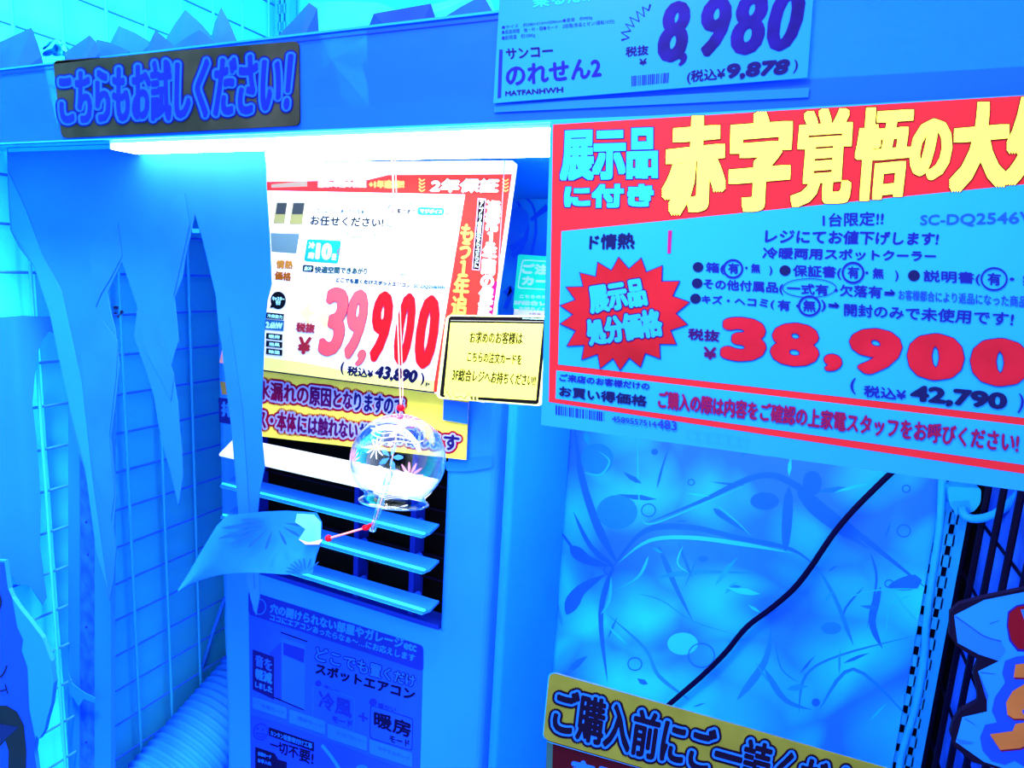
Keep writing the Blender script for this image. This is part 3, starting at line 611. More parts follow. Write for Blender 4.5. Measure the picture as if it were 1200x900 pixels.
outlined(sh, spn, '2年保証', [(506, 209), (586, 209), (584, 226), (503, 226)], [(1.2, M((190, 40, 40))), (0, M(WHITE))], 2, 1.2)
for cx in (494, 592): strokes(sh, spn, [([(cx - 3, 209 + 4 * k), (cx, 212 + 4 * k), (cx + 4, 210 + 4 * k)], 2, 1.4) for k in range(4)], M((255, 225, 120)), 2)
text(sh, spn, '\n'.join('通常１年間の保証'), [(570, 234), (589, 236), (576, 372), (558, 370)], M(WHITE), 2, 1.1)
poly(sh, spn, [(560, 232), (569.5, 233), (562, 317), (553, 316)], M((250, 245, 250)), 2); poly(sh, spn, [(561, 234), (568.5, 235), (561, 316), (554, 315)], M((50, 14, 20)), 3)
text(sh, spn, '\n'.join('アプリ会員ならさらに'), [(562, 235), (567.5, 235.5), (560.5, 314), (555, 313.5)], M(WHITE), 4, .3)
text(sh, spn, '\n'.join('もう１年追加'), [(540, 262), (559, 262), (544, 398), (523, 396)], M((255, 225, 110)), 2, 1.0)
for q in ([(324, 237), (337, 237), (333, 262), (320, 262)], [(343, 237), (357.5, 237), (354, 263), (339, 263)]):
    poly(sh, spn, q, M((190, 190, 110)), 1, 'printed_picture'); poly(sh, spn, [(q[0][0] + 1, q[0][1] + 1), (q[1][0] - 1, q[1][1] + 1), (q[1][0] - 3, 251), (q[0][0] - 1, 251)], M((70, 80, 80)), 2, 'printed_picture')
poly(sh, spn, [(317, 273), (351, 274), (347, 297), (318, 295)], M((120, 165, 165)), 1, 'printed_picture')
gk = M((50, 70, 80), .5, .7); tl = M((50, 125, 140), .5, .6)
text(sh, spn, '穴の開けられない部屋やガレージ等', [(368, 237), (436, 238), (436, 242), (368, 241)], M((150, 200, 205)), 1)
text(sh, spn, 'ココにエアコンあったらなぁ〜', [(366, 244), (432, 246), (432, 251), (366, 249)], tl, 1, .2)
text(sh, spn, 'お任せください!', [(364, 252), (450, 255), (449, 267), (363, 264)], gk, 1, .5)
ring(sh, spn, 446, 245, 6, 6.5, .8, tl, 1); poly(sh, spn, ell(444, 244, .9), tl, 1); poly(sh, spn, ell(448.5, 244, .9), tl, 1)
frame(sh, spn, rnd([(455, 239), (533, 241), (530, 268), (452, 266)], 6), .8, tl, 1); strokes(sh, spn, [([(480, 240), (487, 235), (486, 240)], .8, .8)], tl, 1, n=1)
text(sh, spn, 'お客さまの', [(459, 244), (488, 245), (487, 251), (458, 250)], gk, 1, .2); poly(sh, spn, rnd([(489, 242.5), (521, 243.5), (520, 252.5), (489, 252)], 4), M((60, 205, 235)), 1); text(sh, spn, 'マジボイス', [(492, 244.5), (519, 245.5), (518, 250.5), (492, 250)], M(WHITE), 2, .4); text(sh, spn, 'に', [(523, 246), (528, 246), (527, 252), (522, 252)], gk, 1, .2)
text(sh, spn, 'DCモーター', [(363, 270), (393, 271), (393, 276), (362, 275)], M((170, 210, 215)), 1)
frame(sh, spn, [(396, 269), (446, 271), (445, 278.5), (395, 277)], .7, gk, 1); text(sh, spn, '冷風スポット搭載', [(399, 271), (443, 272.5), (443, 277), (399, 275.5)], tl, 1)
poly(sh, spn, rnd([(360, 280), (400, 282), (396, 309), (356, 306)], 3), M((38, 205, 225)), 1)
text(sh, spn, '冷', [(362, 283), (370, 283.5), (369, 292), (361, 291.5)], M(WHITE), 2, .6); text(sh, spn, '房', [(361, 295), (369, 295.5), (368, 304), (360, 303)], M(WHITE), 2, .6); text(sh, spn, '10', [(371, 284), (390, 285), (388, 305), (369, 304)], M(WHITE), 2, 1.6); text(sh, spn, '畳', [(389, 297), (395, 297.5), (394, 305), (388, 304.5)], M(WHITE), 2, .4)
ring(sh, spn, 398.5, 295, 3.2, 3.8, .8, M((210, 80, 70)), 2)
lem = M((255, 246, 130), .5, 2); poly(sh, spn, [(461, 276), (470, 272), (490, 276), (526, 278), (522, 314), (500, 308), (462, 305)], lem, 1); text(sh, spn, '業界最安値', [(465, 279), (519, 282), (518, 290), (464, 287)], M(WHITE), 2, .8); text(sh, spn, '挑戦中!!', [(464, 292), (518, 295), (517, 304), (463, 300)], M(WHITE), 2, .9)
og = M((225, 150, 50), .5, .85)
text(sh, spn, '情熱', [(324, 304), (344, 305), (343, 316), (323, 315)], og, 1, .6); text(sh, spn, '価格', [(322, 317), (342, 319), (341, 330), (321, 328)], M((205, 110, 30)), 1, .6)
poly(sh, spn, rnd([(355, 310), (368, 311), (367, 319), (354, 318)], 2), gk, 1); text(sh, spn, '急冷', [(357, 312), (366, 312.5), (365, 317.5), (356, 317)], M(WHITE), 2, .2)
text(sh, spn, '快適空間できあがり', [(369, 311), (431, 314), (430, 322), (368, 320)], M((60, 110, 115)), 1, .4); ring(sh, spn, 436, 318, 4, 4.5, .6, tl, 1)
text(sh, spn, '冷暖房スポットエアコン', [(355, 322), (392, 324), (391, 329), (354, 327)], M((160, 200, 210)), 1); text(sh, spn, 'どこでも置くだけスポットエアコン', [(394, 324), (482, 332), (481, 338), (393, 330)], M((40, 90, 130)), 1, .4)
text(sh, spn, 'SC-DQ2546WH', [(485, 332.5), (522, 335), (521, 340), (484, 338)], M((60, 150, 190)), 1, .3)
text(sh, spn, '※在庫限り', [(455, 319), (480, 320), (480, 323), (455, 322)], tl, 1); text(sh, spn, '最新の価格をお確かめください', [(467, 320.5), (510, 323), (510, 326), (467, 323.5)], tl, 1)
bb = M((24, 26, 34), .5, .6)
poly(sh, spn, ell(326, 352, 9, 10.5), bb, 1); poly(sh, spn, [(318, 356), (316, 361), (322, 360)], bb, 1); text(sh, spn, 'キャスター\n付き', [(319, 347), (333.5, 348), (333, 358), (319, 357)], M(WHITE), 2, .3)
poly(sh, spn, [(312, 366), (333, 368), (332, 375), (311, 373)], bb, 1); text(sh, spn, '冷房能力', [(313.5, 367.5), (331, 369.5), (331, 374), (313, 372)], M(WHITE), 2, .2)
poly(sh, spn, [(311, 374), (333, 376), (332, 388), (310, 386)], M((50, 130, 190)), 1); text(sh, spn, '2.6kW', [(311.5, 376.5), (331.5, 378), (331, 386), (311, 384.5)], M(WHITE), 2, .7)
for y, s in ((390, '暖房'), (399, '送風'), (408, '除湿')): poly(sh, spn, [(312, y), (331, y + 2), (330.5, y + 9), (311.5, y + 7)], bb, 1); text(sh, spn, s, [(315, y + 1.6), (328, y + 3), (328, y + 7.6), (315, y + 6)], M(WHITE), 2, .3)
for sx, sy in ((358, 366), (444, 345), (379, 372)): poly(sh, spn, [(sx - 8, sy), (sx - 2, sy - 3), (sx + 4, sy - 11), (sx + 5, sy - 2), (sx + 12, sy), (sx + 5, sy + 5), (sx + 4, sy + 16), (sx - 3, sy + 6)], lem, 1, 'printed_star')
text(sh, spn, '税抜', [(347, 377), (370, 379), (369, 391), (346, 389)], M((215, 60, 80)), 2, .8); text(sh, spn, '¥', [(350, 394), (366, 395), (363, 416), (347, 415)], M((215, 50, 70)), 2, 1.1)
pk = M((252, 96, 104), .5, 1.2); rd = M((250, 30, 42), .5, .9)
for ch, q, mm, b in (('3', [(385, 337), (413, 337), (398, 417), (371, 417)], pk, 3.0), ('9', [(413, 339), (436, 340), (420, 422), (397, 420)], pk, 2.5), (',', [(422, 410), (431, 410), (424, 430), (414, 429)], pk, 1.6), ('9', [(442, 341), (465, 342), (450, 425), (427, 424)], rd, 2.6), ('0', [(472, 343), (492, 344), (477, 429), (456, 427)], rd, 2.4), ('0', [(495, 345), (520, 347), (506, 433), (481, 431)], rd, 2.8)):
    outlined(sh, spn, ch, q, [(.7, M((170, 40, 120))), (0, mm)], 2, b)
poly(sh, spn, [(290, 416), (350, 424), (420, 437), (470, 444), (509, 446), (508, 459), (288, 431)], M((255, 230, 110), .5, 2), 1)
strokes(sh, spn, [([(288, 431.5), (400, 446), (509, 460)], 1.6, 1.6)], M((40, 20, 60)), 1)
for s, q, b in (('(', [(399, 423), (404, 424), (403, 440), (399, 439)], .5), ('税込¥', [(407, 428), (438, 433), (437, 444), (406, 440)], .6), ('43,890', [(441, 427), (491, 434), (487, 452), (437, 445)], 1.2), (')', [(493, 436), (498, 437), (497, 452), (492, 452)], .5), ('P', [(499, 448), (504, 449), (503, 454), (498, 453)], .3)):
    text(sh, spn, s, q, M((24, 24, 90)), 2, b)

# green order card pinned to the poster
gp = YP(.70)
gc = board('order_card', gp, rnd([(607, 298), (664, 302), (655, 400), (600, 396)], 3), .0012, M((250, 252, 255), .5, 1)); tag(gc, 'green and white order card half hidden behind the big red sale sign', 'card')
poly(gc, gp, rnd([(607, 298), (664, 302), (659, 366), (601, 362)], 3), M((20, 205, 150), .5, 2.6), 1)
frame(gc, gp, rnd([(612, 304), (680, 308), (676, 342), (606, 338)], 4), 1.2, M(WHITE), 2)
text(gc, gp, 'ご注文', [(612, 308), (658, 311), (657, 323), (611, 321)], M(WHITE), 2, .9); text(gc, gp, 'カード', [(612, 323), (656, 326), (655, 336), (611, 334)], M(WHITE), 2, .9)
text(gc, gp, 'こちらのカードを', [(609, 345), (660, 347), (660, 351), (609, 349)], M(WHITE), 2, .3); text(gc, gp, '3F総合レジへ', [(602, 351), (660, 354), (660, 360), (602, 357)], M(WHITE), 2, .7); text(gc, gp, 'お持ちください', [(608, 359), (655, 361), (655, 366), (608, 364)], M(WHITE), 2, .3)
text(gc, gp, '※数量', [(620, 366), (634, 367), (634, 370), (620, 369)], M((220, 120, 80)), 2)

# yellow order card in front
yp = YP(.535)
yc = board('order_card', yp, rnd([(523, 369), (643, 370), (636, 476), (511, 467)], 7), .0015, M((250, 250, 190), .45, .9)); tag(yc, 'yellow card with thick black frame and three handwritten-style lines beside the sale sign', 'card')
poly(yc, yp, rnd([(526, 370.5), (641, 372), (631, 474), (515, 465)], 4), M((26, 18, 30), .5, .6), 1)
poly(yc, yp, [(528, 378), (636.5, 379.5), (628, 469), (520, 463)], M((255, 250, 120), .5, .95), 2)
strokes(yc, yp, [([(528, 375.5), (637, 377)], .8, .8)], M((200, 190, 170)), 2, n=1)
text(yc, yp, 'www.shop.info', [(612, 372.2), (638, 372.8), (638, 375), (612, 374.2)], M(WHITE), 2, .25)
hk = M((60, 50, 24), .5, .6)
text(yc, yp, 'お求めのお客様は', [(551, 388), (613, 389), (612, 404), (550, 402)], hk, 3, .3)
text(yc, yp, 'こちらの注文カードを', [(548, 411), (612, 415), (611, 428), (547, 424)], hk, 3, .3)
text(yc, yp, '3F総合レジへお持ちください!!', [(531, 431), (629, 439), (627, 453), (529, 446)], hk, 3, .3)
poly(yc, yp, [(522, 460), (560, 463), (560, 470), (521, 467.5)], M((255, 250, 150)), 3); strokes(yc, yp, [([(523, 459), (528, 466), (531, 461), (533, 466), (540, 464), (544, 467), (550, 461), (552, 467)], 1, 1), ([(553, 464), (553, 469)], 1.6, 1.6), ([(557, 464.5), (557, 469)], 2, 2)], hk, 4, n=1)
MB().tube([P(583, 369, .536), P(585, 300, .55), (xat(585, 300, .55), .551, .1)], .0004, 5).build('hanging_thread', M((60, 200, 235), .3), yc)

# ================================================================ icicle curtain (paper)
ip = YP(.4545)
ic = [(8, 173), (90, 170.5), (200, 169), (310, 168), (312, 220), (316, 280), (318, 333), (313, 352), (310, 380), (308.5, 420), (307, 460), (306, 505), (310, 547), (304, 578), (302, 600), (303, 650), (304, 700), (300, 721),
      (294, 703), (284, 650), (279, 600), (276, 560), (272, 513), (271, 487), (267, 447), (263, 420), (256, 385), (253, 347), (247, 322), (242, 300), (235, 272), (228, 250),
      (222, 280), (217, 300), (213, 327), (204, 350), (207, 377), (209, 400), (204, 415), (200, 430), (204, 447), (208, 473), (210, 500), (213, 530), (214, 560), (209, 592),
      (199, 550), (190, 520), (185, 493), (180, 463), (172, 437), (163, 412), (157, 395), (161, 360), (152, 333), (143, 307),
      (133, 327), (126, 343), (129, 363), (135, 387), (140, 430), (136, 467), (130, 513), (136, 583), (133, 620), (136, 643), (133, 680), (128, 705), (126, 700), (122, 680), (113, 650), (107, 590), (100, 553), (87, 513), (82, 487), (78, 447), (70, 407), (58, 367), (50, 337), (38, 310), (22, 290), (12, 270), (9, 215)]
cur = board('icicle_curtain', ip, ic, .0008, M((34, 132, 255), .6, .74, .06, 9)); tag(cur, 'blue paper curtain cut into hanging icicle points under the left header', 'paper decoration')
# folded creases raised in the paper
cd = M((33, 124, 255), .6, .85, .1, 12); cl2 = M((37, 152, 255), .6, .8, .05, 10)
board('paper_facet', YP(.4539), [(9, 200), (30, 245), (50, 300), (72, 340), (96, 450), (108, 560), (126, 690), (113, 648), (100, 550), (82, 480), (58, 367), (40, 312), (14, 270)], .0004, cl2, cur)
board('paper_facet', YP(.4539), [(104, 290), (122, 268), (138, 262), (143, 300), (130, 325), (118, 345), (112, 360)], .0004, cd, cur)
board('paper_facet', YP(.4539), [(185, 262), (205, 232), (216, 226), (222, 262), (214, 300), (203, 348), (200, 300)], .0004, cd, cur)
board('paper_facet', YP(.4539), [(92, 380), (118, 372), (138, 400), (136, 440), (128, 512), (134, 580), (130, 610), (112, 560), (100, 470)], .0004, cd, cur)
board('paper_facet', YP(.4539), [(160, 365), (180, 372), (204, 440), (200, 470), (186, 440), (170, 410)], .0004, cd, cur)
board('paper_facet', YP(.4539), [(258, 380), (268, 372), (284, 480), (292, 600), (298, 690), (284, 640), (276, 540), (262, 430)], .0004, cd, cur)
MB().box(xat(10, 170, .453), xat(309, 167, .453), .4520, .4560, .0965, .1002).build('hanging_tape', M((44, 210, 255), .25, .9), cur)
tag(board('tape_scrap', ip, [(225, 268), (233, 268), (234, 273), (225, 273)], .0004, M((40, 170, 255))), 'tiny tape scrap in the slit of the icicle curtain', 'tape')

# ice boards at the lower left
bpl = XP(XL + .012)
def sboard(name, pts, th, mat, par=None, d=0):
    return board(name, XP(XL + .012 + d), pts, th, mat, par)
o = sboard('paper_ice_board', [(-30, 374), (28, 370), (62, 372), (66, 392), (58, 388), (50, 398), (43, 417), (38, 473), (43, 517), (48, 587), (47, 640), (55, 700), (50, 709), (38, 690), (32, 686), (19, 685), (7, 659), (-30, 655)], .0015, M((36, 158, 255), .6, .8, .04))
tag(o, 'flat mid blue cut paper board fixed on the grid at the left frame edge', 'paper decoration')
lp2 = YP(.385)
o = board('character_pop_board', lp2, [(-30, 655), (5, 657), (10, 690), (14, 700), (22, 712), (35, 728), (50, 748), (60, 775), (63, 800), (60, 825), (55, 842), (52, 856), (46, 866), (42, 862), (40, 880), (46, 925), (-30, 925)], .004, M((36, 155, 255), .5, .8))
tag(o, 'blue cutout sign with black curved strokes at the lower left corner', 'sign')
poly(o, lp2, [(-30, 657), (5, 659), (9, 690), (14, 700), (20, 735), (27, 750), (25, 762), (32, 782), (34, 830), (38, 850), (42, 870), (40, 880), (46, 924), (-30, 924)], M((28, 78, 250), .5, .78), 1)
poly(o, lp2, [(-30, 826), (8, 827), (20, 834), (28, 850), (31, 880), (30, 924), (9, 924), (10, 880), (6, 868), (0, 875), (-30, 880)], M((36, 28, 62), .5, .6), 2)
poly(o, lp2, [(-20, 845), (10, 850), (22, 852), (0, 872), (-20, 874)], M((24, 34, 130)), 3)
strokes(o, lp2, [([(0, 794), (5, 788), (8, 780)], 2.4, 2), ([(0, 810), (8, 808)], 2, 2), ([(6, 802), (9, 813)], 1.8, 1.8), ([(-4, 690), (1, 705), (-3, 720)], 3, 2)], M((26, 20, 80)), 2)

# exhaust hose: accordion rings
h0 = P(164, 958, .535); h1 = P(296, 800, .745); n = 20
t = thing('exhaust_hose', h0, 'ribbed pale blue flexible exhaust hose rising behind the cooler', 'hose')
m = MB(); pts = []; rs = []
for i in range(n * 6 + 1):
    s = i / (n * 6); pts.append(h0.lerp(h1, s)); rs.append((.059 + .0048 * abs(math.sin(math.pi * s * n))))
m.tube(pts, rs, 40); m.build('ribbed_skin', M((37, 165, 255), .5, .85), t, True)
MB().tube([h0.lerp(h1, .985), h0.lerp(h1, 1.0)], .066, 40).build('hose_collar', BODYD, t, False)
# strap beside it
tag(MB().tube([P(264, 700, .74), P(250, 740, .73), P(237, 782, .72)], .0032, 6).build('brace_rod', M((40, 170, 255), .4, .85)), 'thin slanting rod between the left grid and the hose', 'rod')

# ================================================================ cables
bpts = smooth_pts([P(a, b, .862) for a, b in [(1060, 540), (1033, 565), (1000, 598), (975, 628), (950, 665), (930, 690), (905, 712), (875, 735), (850, 765), (825, 790), (800, 812), (770, 838), (700, 900)]])
tag(MB().tube(bpts, .0035, 8).build('power_cable', M((24, 14, 80), .4, .6), None, True), 'black cable hanging diagonally across the ice poster', 'cable')
wp = smooth_pts([P(a, b, y) for a, b, y in [(1108, 520, .86), (1104, 570, .86), (1101, 620, .86), (1091, 690, .86), (1085, 740, .86), (1083, 775, .86), (1073, 830, .86), (1058, 880, .86), (1050, 930, .86)]])
tag(MB().tube(wp, .0042, 8).build('power_cable', M((46, 225, 255), .4, .85), None, True), 'pale cyan cable running down along the slotted post', 'cable')
t = thing('power_plug', P(1128, 600, .85), 'pale cyan plug with a thick curved lead below the sale sign', 'plug')
q = YP(.845)
board('plug_body', q, rnd([(1110, 570), (1150, 572), (1149, 590), (1141, 600), (1122, 604), (1113, 592)], 5), .02, M((48, 235, 255), .4, .85), t)
board('plug_face', YP(.8445), rnd([(1113, 588), (1136, 586), (1138, 600), (1120, 604)], 3), .002, M((42, 205, 255), .4, .85), t)
MB().tube(smooth_pts([P(a, b, y) for a, b, y in [(1128, 596, .842), (1131, 604, .835), (1142, 608, .83), (1160, 605, .82), (1180, 593, .81), (1200, 572, .80), (1220, 545, .80)]]), .0046, 10).build('lead', M((42, 205, 255), .4, .85), t, True)

# ================================================================ sign at the bottom centre
op = YP(.53)
os_ = board('purchase_notice', op, rnd([(644, 787), (1120, 924), (1100, 1000), (636, 866)], 9), .0015, M((150, 150, 62), .5, .75, .12, 30)); tag(os_, 'olive yellow notice with black and blue outlined lettering at the bottom', 'notice')
frame(os_, op, rnd([(643, 786), (1121, 923), (1101, 1001), (635, 867)], 9), 1.0, M((40, 190, 255)), .5, 'clear_edge')
outlined(os_, op, 'ご購入前にご一読ください', [(652, 801), (1040, 912), (1030, 968), (646, 856)], [(5.4, M((28, 14, 46), .5, .6)), (2.6, M((38, 130, 255))), (0, M((26, 18, 60), .5, .6))], 1, 1.5)
o2p = YP(.5325)
o2 = board('warning_notice', o2p, [(641, 862), (1090, 990), (1080, 1090), (636, 1000)], .0012, M((60, 110, 120), .5)); tag(o2, 'dark maroon notice with blue lettering hanging below the olive one', 'notice')
poly(o2, o2p, [(648, 866), (1084, 992), (1076, 1084), (645, 996)], M((74, 14, 30), .5, .8), 1)
text(o2, o2p, '商品の返品・交換', [(670, 884), (900, 950), (895, 985), (668, 918)], M((40, 130, 255)), 2, 2)

# ragged sign at the lower right
rp = YP(.47)
def Z8(l): return [(1080 + x / 4.5, 700 + y / 4.5) for x, y in l]
rg = board('jagged_pop_sign', rp, Z8([(150, 80), (200, 35), (330, 0), (620, -60), (620, 1000), (480, 960), (400, 905), (270, 870), (170, 785), (150, 720), (165, 660), (205, 600), (298, 550), (290, 470), (272, 400), (300, 330), (190, 262), (145, 200)]), .004, M((22, 14, 60), .5, .6))
tag(rg, 'jagged blue rock shaped sign with red and orange letters at the lower right', 'sign')
poly(rg, rp, Z8([(172, 95), (330, 14), (600, -40), (600, 960), (430, 900), (330, 868), (180, 762), (215, 632), (345, 602), (345, 545), (298, 390), (408, 336), (300, 300), (190, 240)]), M((38, 150, 255), .5, .8), 1)
poly(rg, rp, Z8([(176, 98), (250, 150), (330, 205), (420, 232), (442, 282), (405, 334), (300, 298), (192, 238)]), M((36, 128, 255), .5, .8), 2)
poly(rg, rp, Z8([(302, 395), (352, 520), (345, 545), (330, 500)]), M((30, 95, 255)), 2)
poly(rg, rp, Z8([(182, 745), (275, 765), (260, 775), (200, 775)]), M((34, 120, 255)), 2)
strokes(rg, rp, [(Z8([(176, 98), (250, 150), (330, 205), (420, 232)]), 1, 1), (Z8([(310, 396), (390, 405)]), .8, .4), (Z8([(230, 640), (285, 675)]), .8, .4), (Z8([(360, 140), (410, 122)]), .8, .4)], M((28, 60, 230)), 3)
dbl = M((30, 82, 250), .5, .78)
poly(rg, rp, Z8([(600, 300), (500, 312), (440, 335), (425, 400), (440, 450), (385, 530), (370, 600), (398, 660), (335, 672), (308, 740), (322, 810), (370, 865), (440, 885), (490, 862), (600, 930)]), dbl, 2)
poly(rg, rp, Z8([(600, 20), (500, 42), (455, 75), (448, 150), (462, 230), (505, 285), (600, 290)]), M((40, 30, 190)), 2)
poly(rg, rp, Z8([(600, 34), (505, 50), (463, 82), (456, 150), (472, 225), (510, 272), (600, 276)]), M((140, 16, 44), .5, .8), 3)
poly(rg, rp, Z8([(523, 65), (600, 60), (600, 130), (545, 130)]), M((38, 130, 255)), 4)
og2 = M((205, 120, 66), .5, .85, .08, 60)
for pz in ([(495, 355), (600, 340), (600, 425), (485, 422)], [(600, 450), (540, 458), (480, 495), (445, 555), (452, 618), (485, 640), (600, 640)], [(360, 722), (480, 705), (495, 668), (600, 650), (600, 755), (520, 795), (415, 805)]):
    poly(rg, rp, Z8([(a + 4, b + 10) for a, b in pz]), M((110, 20, 70)), 3); poly(rg, rp, Z8(pz), og2, 4)
poly(rg, rp, Z8([(600, 580), (530, 595), (535, 615), (600, 620)]), dbl, 5)

# ================================================================ wind chime
ch = thing('wind_chime', P(467, 590, .46), 'clear glass globe wind chime painted with pink fireworks, red beads, paper strip', 'wind chime')
cc = P(467, 538, .46); R = .0405
GL = glassy('chime_glass', (.93, .98, 1), .30, (.9, 1, 1))
tilt = Matrix.Rotation(math.radians(-1), 3, 'Y') @ Matrix.Rotation(math.radians(-10), 3, 'X')
n = 40; v = []; f = []; prof = []
a0, a1 = math.radians(4), math.radians(141)
for i in range(25): a = a0 + (a1 - a0) * i / 24; prof.append((R * math.sin(a) * 1.02, R * math.cos(a) * .98))
prof += [(R * .66, -R * .84), (R * .70, -R * .90), (R * .745, -R * .915), (R * .745, -R * .945), (R * .71, -R * .95)]
for r_, z_ in prof:
    for k in range(n): q = tilt @ Vector((r_ * math.cos(2 * math.pi * k / n), r_ * math.sin(2 * math.pi * k / n), z_)); v.append(cc + q)
for i in range(len(prof) - 1):
    for k in range(n): f.append([i * n + k, i * n + (k + 1) % n, (i + 1) * n + (k + 1) % n, (i + 1) * n + k])
mk('glass_globe', v, f, GL, ch, True)
m = MB(); m.tube([cc + tilt @ Vector((R * .735 * math.cos(a), R * .735 * math.sin(a), -R * .93)) for a in [2 * math.pi * i / 36 for i in range(37)]], .0009, 6)
m.build('rim', glassy('rim_glass', (.75, .93, 1), .6, (.85, 1, 1), .1), ch, True)
def onball(az, el, rad=R * 1.004):
    return cc + Vector((rad * 1.02 * math.cos(el) * math.sin(az), -rad * 1.02 * math.cos(el) * math.cos(az), rad * .98 * math.sin(el)))
def firework(az, el, size, petals, mat, name, wd=.12, a0=0, a1=360):
    v = []; f = []
    for p_ in range(petals):
        a = math.radians(a0 + (a1 - a0) * p_ / petals); dx, dy = math.cos(a), math.sin(a); b = len(v)
        for s, w_ in ((.12, .1), (.6, 1), (1, .35)):
            for sg in (1, -1):
                v.append(onball(az + (dx * s * size - dy * w_ * wd * size * sg), el + (dy * s * size + dx * w_ * wd * size * sg)))
        f += [[b, b + 1, b + 3, b + 2], [b + 2, b + 3, b + 5, b + 4]]
    return mk(name, v, f, mat, ch)
def film(name, col, a):
    m = bpy.data.materials.new(name); m.use_nodes = True; b = m.node_tree.nodes['Principled BSDF']; b.inputs['Base Color'].default_value = col + (1,); b.inputs['Alpha'].default_value = a; b.inputs['Roughness'].default_value = .4; return m
wh = film('white_paint', (.9, .92, 1), .75); pkm = film('pink_paint', (.9, .30, .62), .6); bm = film('blue_paint', (.03, .22, .9), .6)
firework(-.62, -.16, .46, 18, wh, 'painted_firework', .055, 180, 360); firework(-.60, .02, .36, 10, pkm, 'painted_firework', .06, 0, 180)
firework(.06, .50, .24, 10, wh, 'painted_firework', .07); firework(.80, -.06, .30, 12, pkm, 'painted_firework', .10); firework(.60, -.20, .16, 8, pkm, 'painted_firework', .12)
firework(.42, .34, .26, 5, bm, 'painted_petals', .22); firework(-.30, .40, .26, 4, bm, 'painted_petals', .20); firework(.48, .10, .08, 6, bm, 'painted_petals', .2)
# glass highlights drawn as white swirls round the lower half and crown
m = MB()
for j in range(6):
    el = -.30 - .07 * j; m.tube([onball(-.35 + .12 * j + a * .1, el + .05 * math.sin(a * .9 + j), R * 1.006) for a in range(12 - j)], .00035, 4)
m.build('swirl_highlight', wh, ch); m = MB()
for j in range(4):
    el = .95 - .10 * j; m.tube([onball(-.7 + .2 * j + a * .11, el + .03 * math.sin(a * .8 + j), R * 1.006) for a in range(13)], .00035, 4)
m.build('swirl_highlight', wh, ch)
STR = M((255, 225, 225), .5, .9); RB = M((250, 20, 50), .3, .85)
def ball(c, r, name, mat, par=ch, sc_=(1, 1, 1)):
    bm_ = bmesh.new(); bmesh.ops.create_uvsphere(bm_, u_segments=14, v_segments=9, radius=r)
    v = [c + Vector((q.co.x * sc_[0], q.co.y * sc_[1], q.co.z * sc_[2])) for q in bm_.verts]; f = [[a.index for a in q.verts] for q in bm_.faces]; bm_.free()
    return mk(name, v, f, mat, par, True)
b1 = P(469.5, 478, .46); hook = P(463, 148, .46); hook.z = min(hook.z, .0925); hook.y = .4563
MB().tube([hook + Vector((0, 0, -.003)), b1], .0006, 6).build('hanging_string', STR, ch)
MB().tube([hook + Vector((.003, 0, -.003)), b1 + Vector((.002, 0, .012)), b1 + Vector((.0005, 0, .002))], .0004, 6).build('hanging_string', STR, ch)
ball(b1, .0033, 'red_bead', RB, ch, (1.1, 1, .9)); ball(b1 + Vector((0, 0, .0055)), .0012, 'knot', STR)
g0 = P(457, 553, .46); g1 = P(436, 622, .452)
MB().tube([b1, g0], .0005, 6).build('inner_string', STR, ch)
MB().tube([g0, g0.lerp(g1, .5), g1], .0031, 14).build('glass_clapper', glassy('clapper_glass', (.80, .93, 1), .55, (.9, 1, 1)), ch, True)
b2 = P(428.5, 618.5, .449); b3 = P(385, 631, .443)
MB().tube([g0, g1, b2], .0005, 6).build('inner_string', STR, ch)
ball(b2, .0030, 'red_bead', RB, ch, (1.1, 1, .8)); ball(b3, .0031, 'red_bead', RB, ch); MB().tube([b2, b3], .0010, 6).build('tail_string', M((255, 170, 170), .5, .9), ch)
ball(P(433, 616, .45), .0018, 'knot', RB)
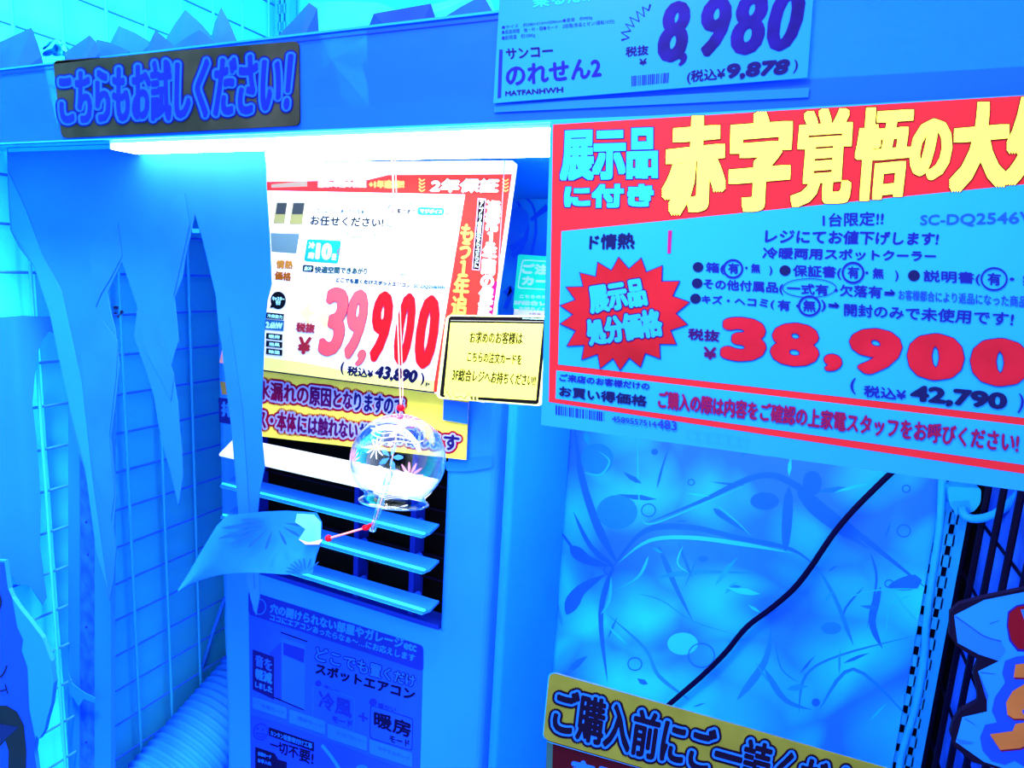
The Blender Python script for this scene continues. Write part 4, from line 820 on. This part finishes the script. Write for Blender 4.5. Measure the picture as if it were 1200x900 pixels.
# paper strip, bent by the draught
def Yw(px): return .441 - .006 * math.sin((px - 200) / 60.0) - .00002 * (380 - px)
top = [(377, 612), (371, 601), (352, 599.5), (335, 598.5), (310, 599.5), (285, 602), (266, 604), (254, 616), (243, 634), (230, 656), (219, 675), (208, 692)]
bot = [(377, 634), (371, 650), (366, 672), (350, 673.5), (330, 673), (310, 671.5), (290, 671), (270, 672), (255, 674), (240, 678), (225, 684), (209, 693)]
v = []; f = []; NN = 5
for (a, b), (c, d) in zip(top, bot):
    for j in range(NN): s = j / (NN - 1); x = a + (c - a) * s; y = b + (d - b) * s; v.append(P(x, y, Yw(x) + .003 * math.sin(3 * s + x / 25)))
m_ = len(top); b = len(v); v += [q + Vector((0, .0003, 0)) for q in v]
for i in range(m_ - 1):
    for j in range(NN - 1): f.append([i * NN + j, (i + 1) * NN + j, (i + 1) * NN + j + 1, i * NN + j + 1]); f.append([b + i * NN + j + 1, b + (i + 1) * NN + j + 1, b + (i + 1) * NN + j, b + i * NN + j])
ps = mk('paper_strip', v, f, M((37, 152, 255), .5, .74, .12, 20), ch, True)
def wavy(pts, mat, name, d=.0045):
    tri = tessellate_polygon([[Vector((x, y, 0)) for x, y in pts]]); return mk(name, [P(x, y, Yw(x) - d) for x, y in pts], [list(t) for t in tri], mat, ch)
v = []; f = []
def ray_stroke(cx, cy, ang, r0, r1, wd):
    a = math.radians(ang); b = len(v); dx, dy = math.cos(a), math.sin(a)
    for s, w_ in ((r0, .1), ((r0 + r1) / 2, 1), (r1 * .9, .9), (r1, .2)):
        for sg in (1, -1): x = cx + dx * s - dy * wd * w_ * sg; y = cy + dy * s * .8 + dx * wd * w_ * sg; v.append(P(x, y, Yw(x) - .0038))
    for i in range(3): f.append([b + 2 * i, b + 2 * i + 1, b + 2 * i + 3, b + 2 * i + 2])
for a, r1 in ((8, 38), (35, 36), (68, 36), (105, 42), (130, 50), (148, 62), (160, 70), (172, 62), (184, 40)): ray_stroke(322, 612, a, 12, r1, 1.7)
for a in (190, 205, 220, 235, 250, 265, 285, 310): ray_stroke(358, 673, a, 6, 24, .9)
mk('strip_print', v, f, M((30, 110, 240), .5, .75), ch)
wavy([(348, 602), (368, 603), (376, 612), (376, 632), (372, 636), (362, 638), (350, 632), (358, 620), (346, 612)], M((120, 240, 255), .3, .95, .2, 60), 'film_knot', .0042)
wavy([(350, 632), (362, 636), (378, 632), (374, 638), (358, 638)], M((255, 240, 235), .4, .95), 'knot_thread', .0048)
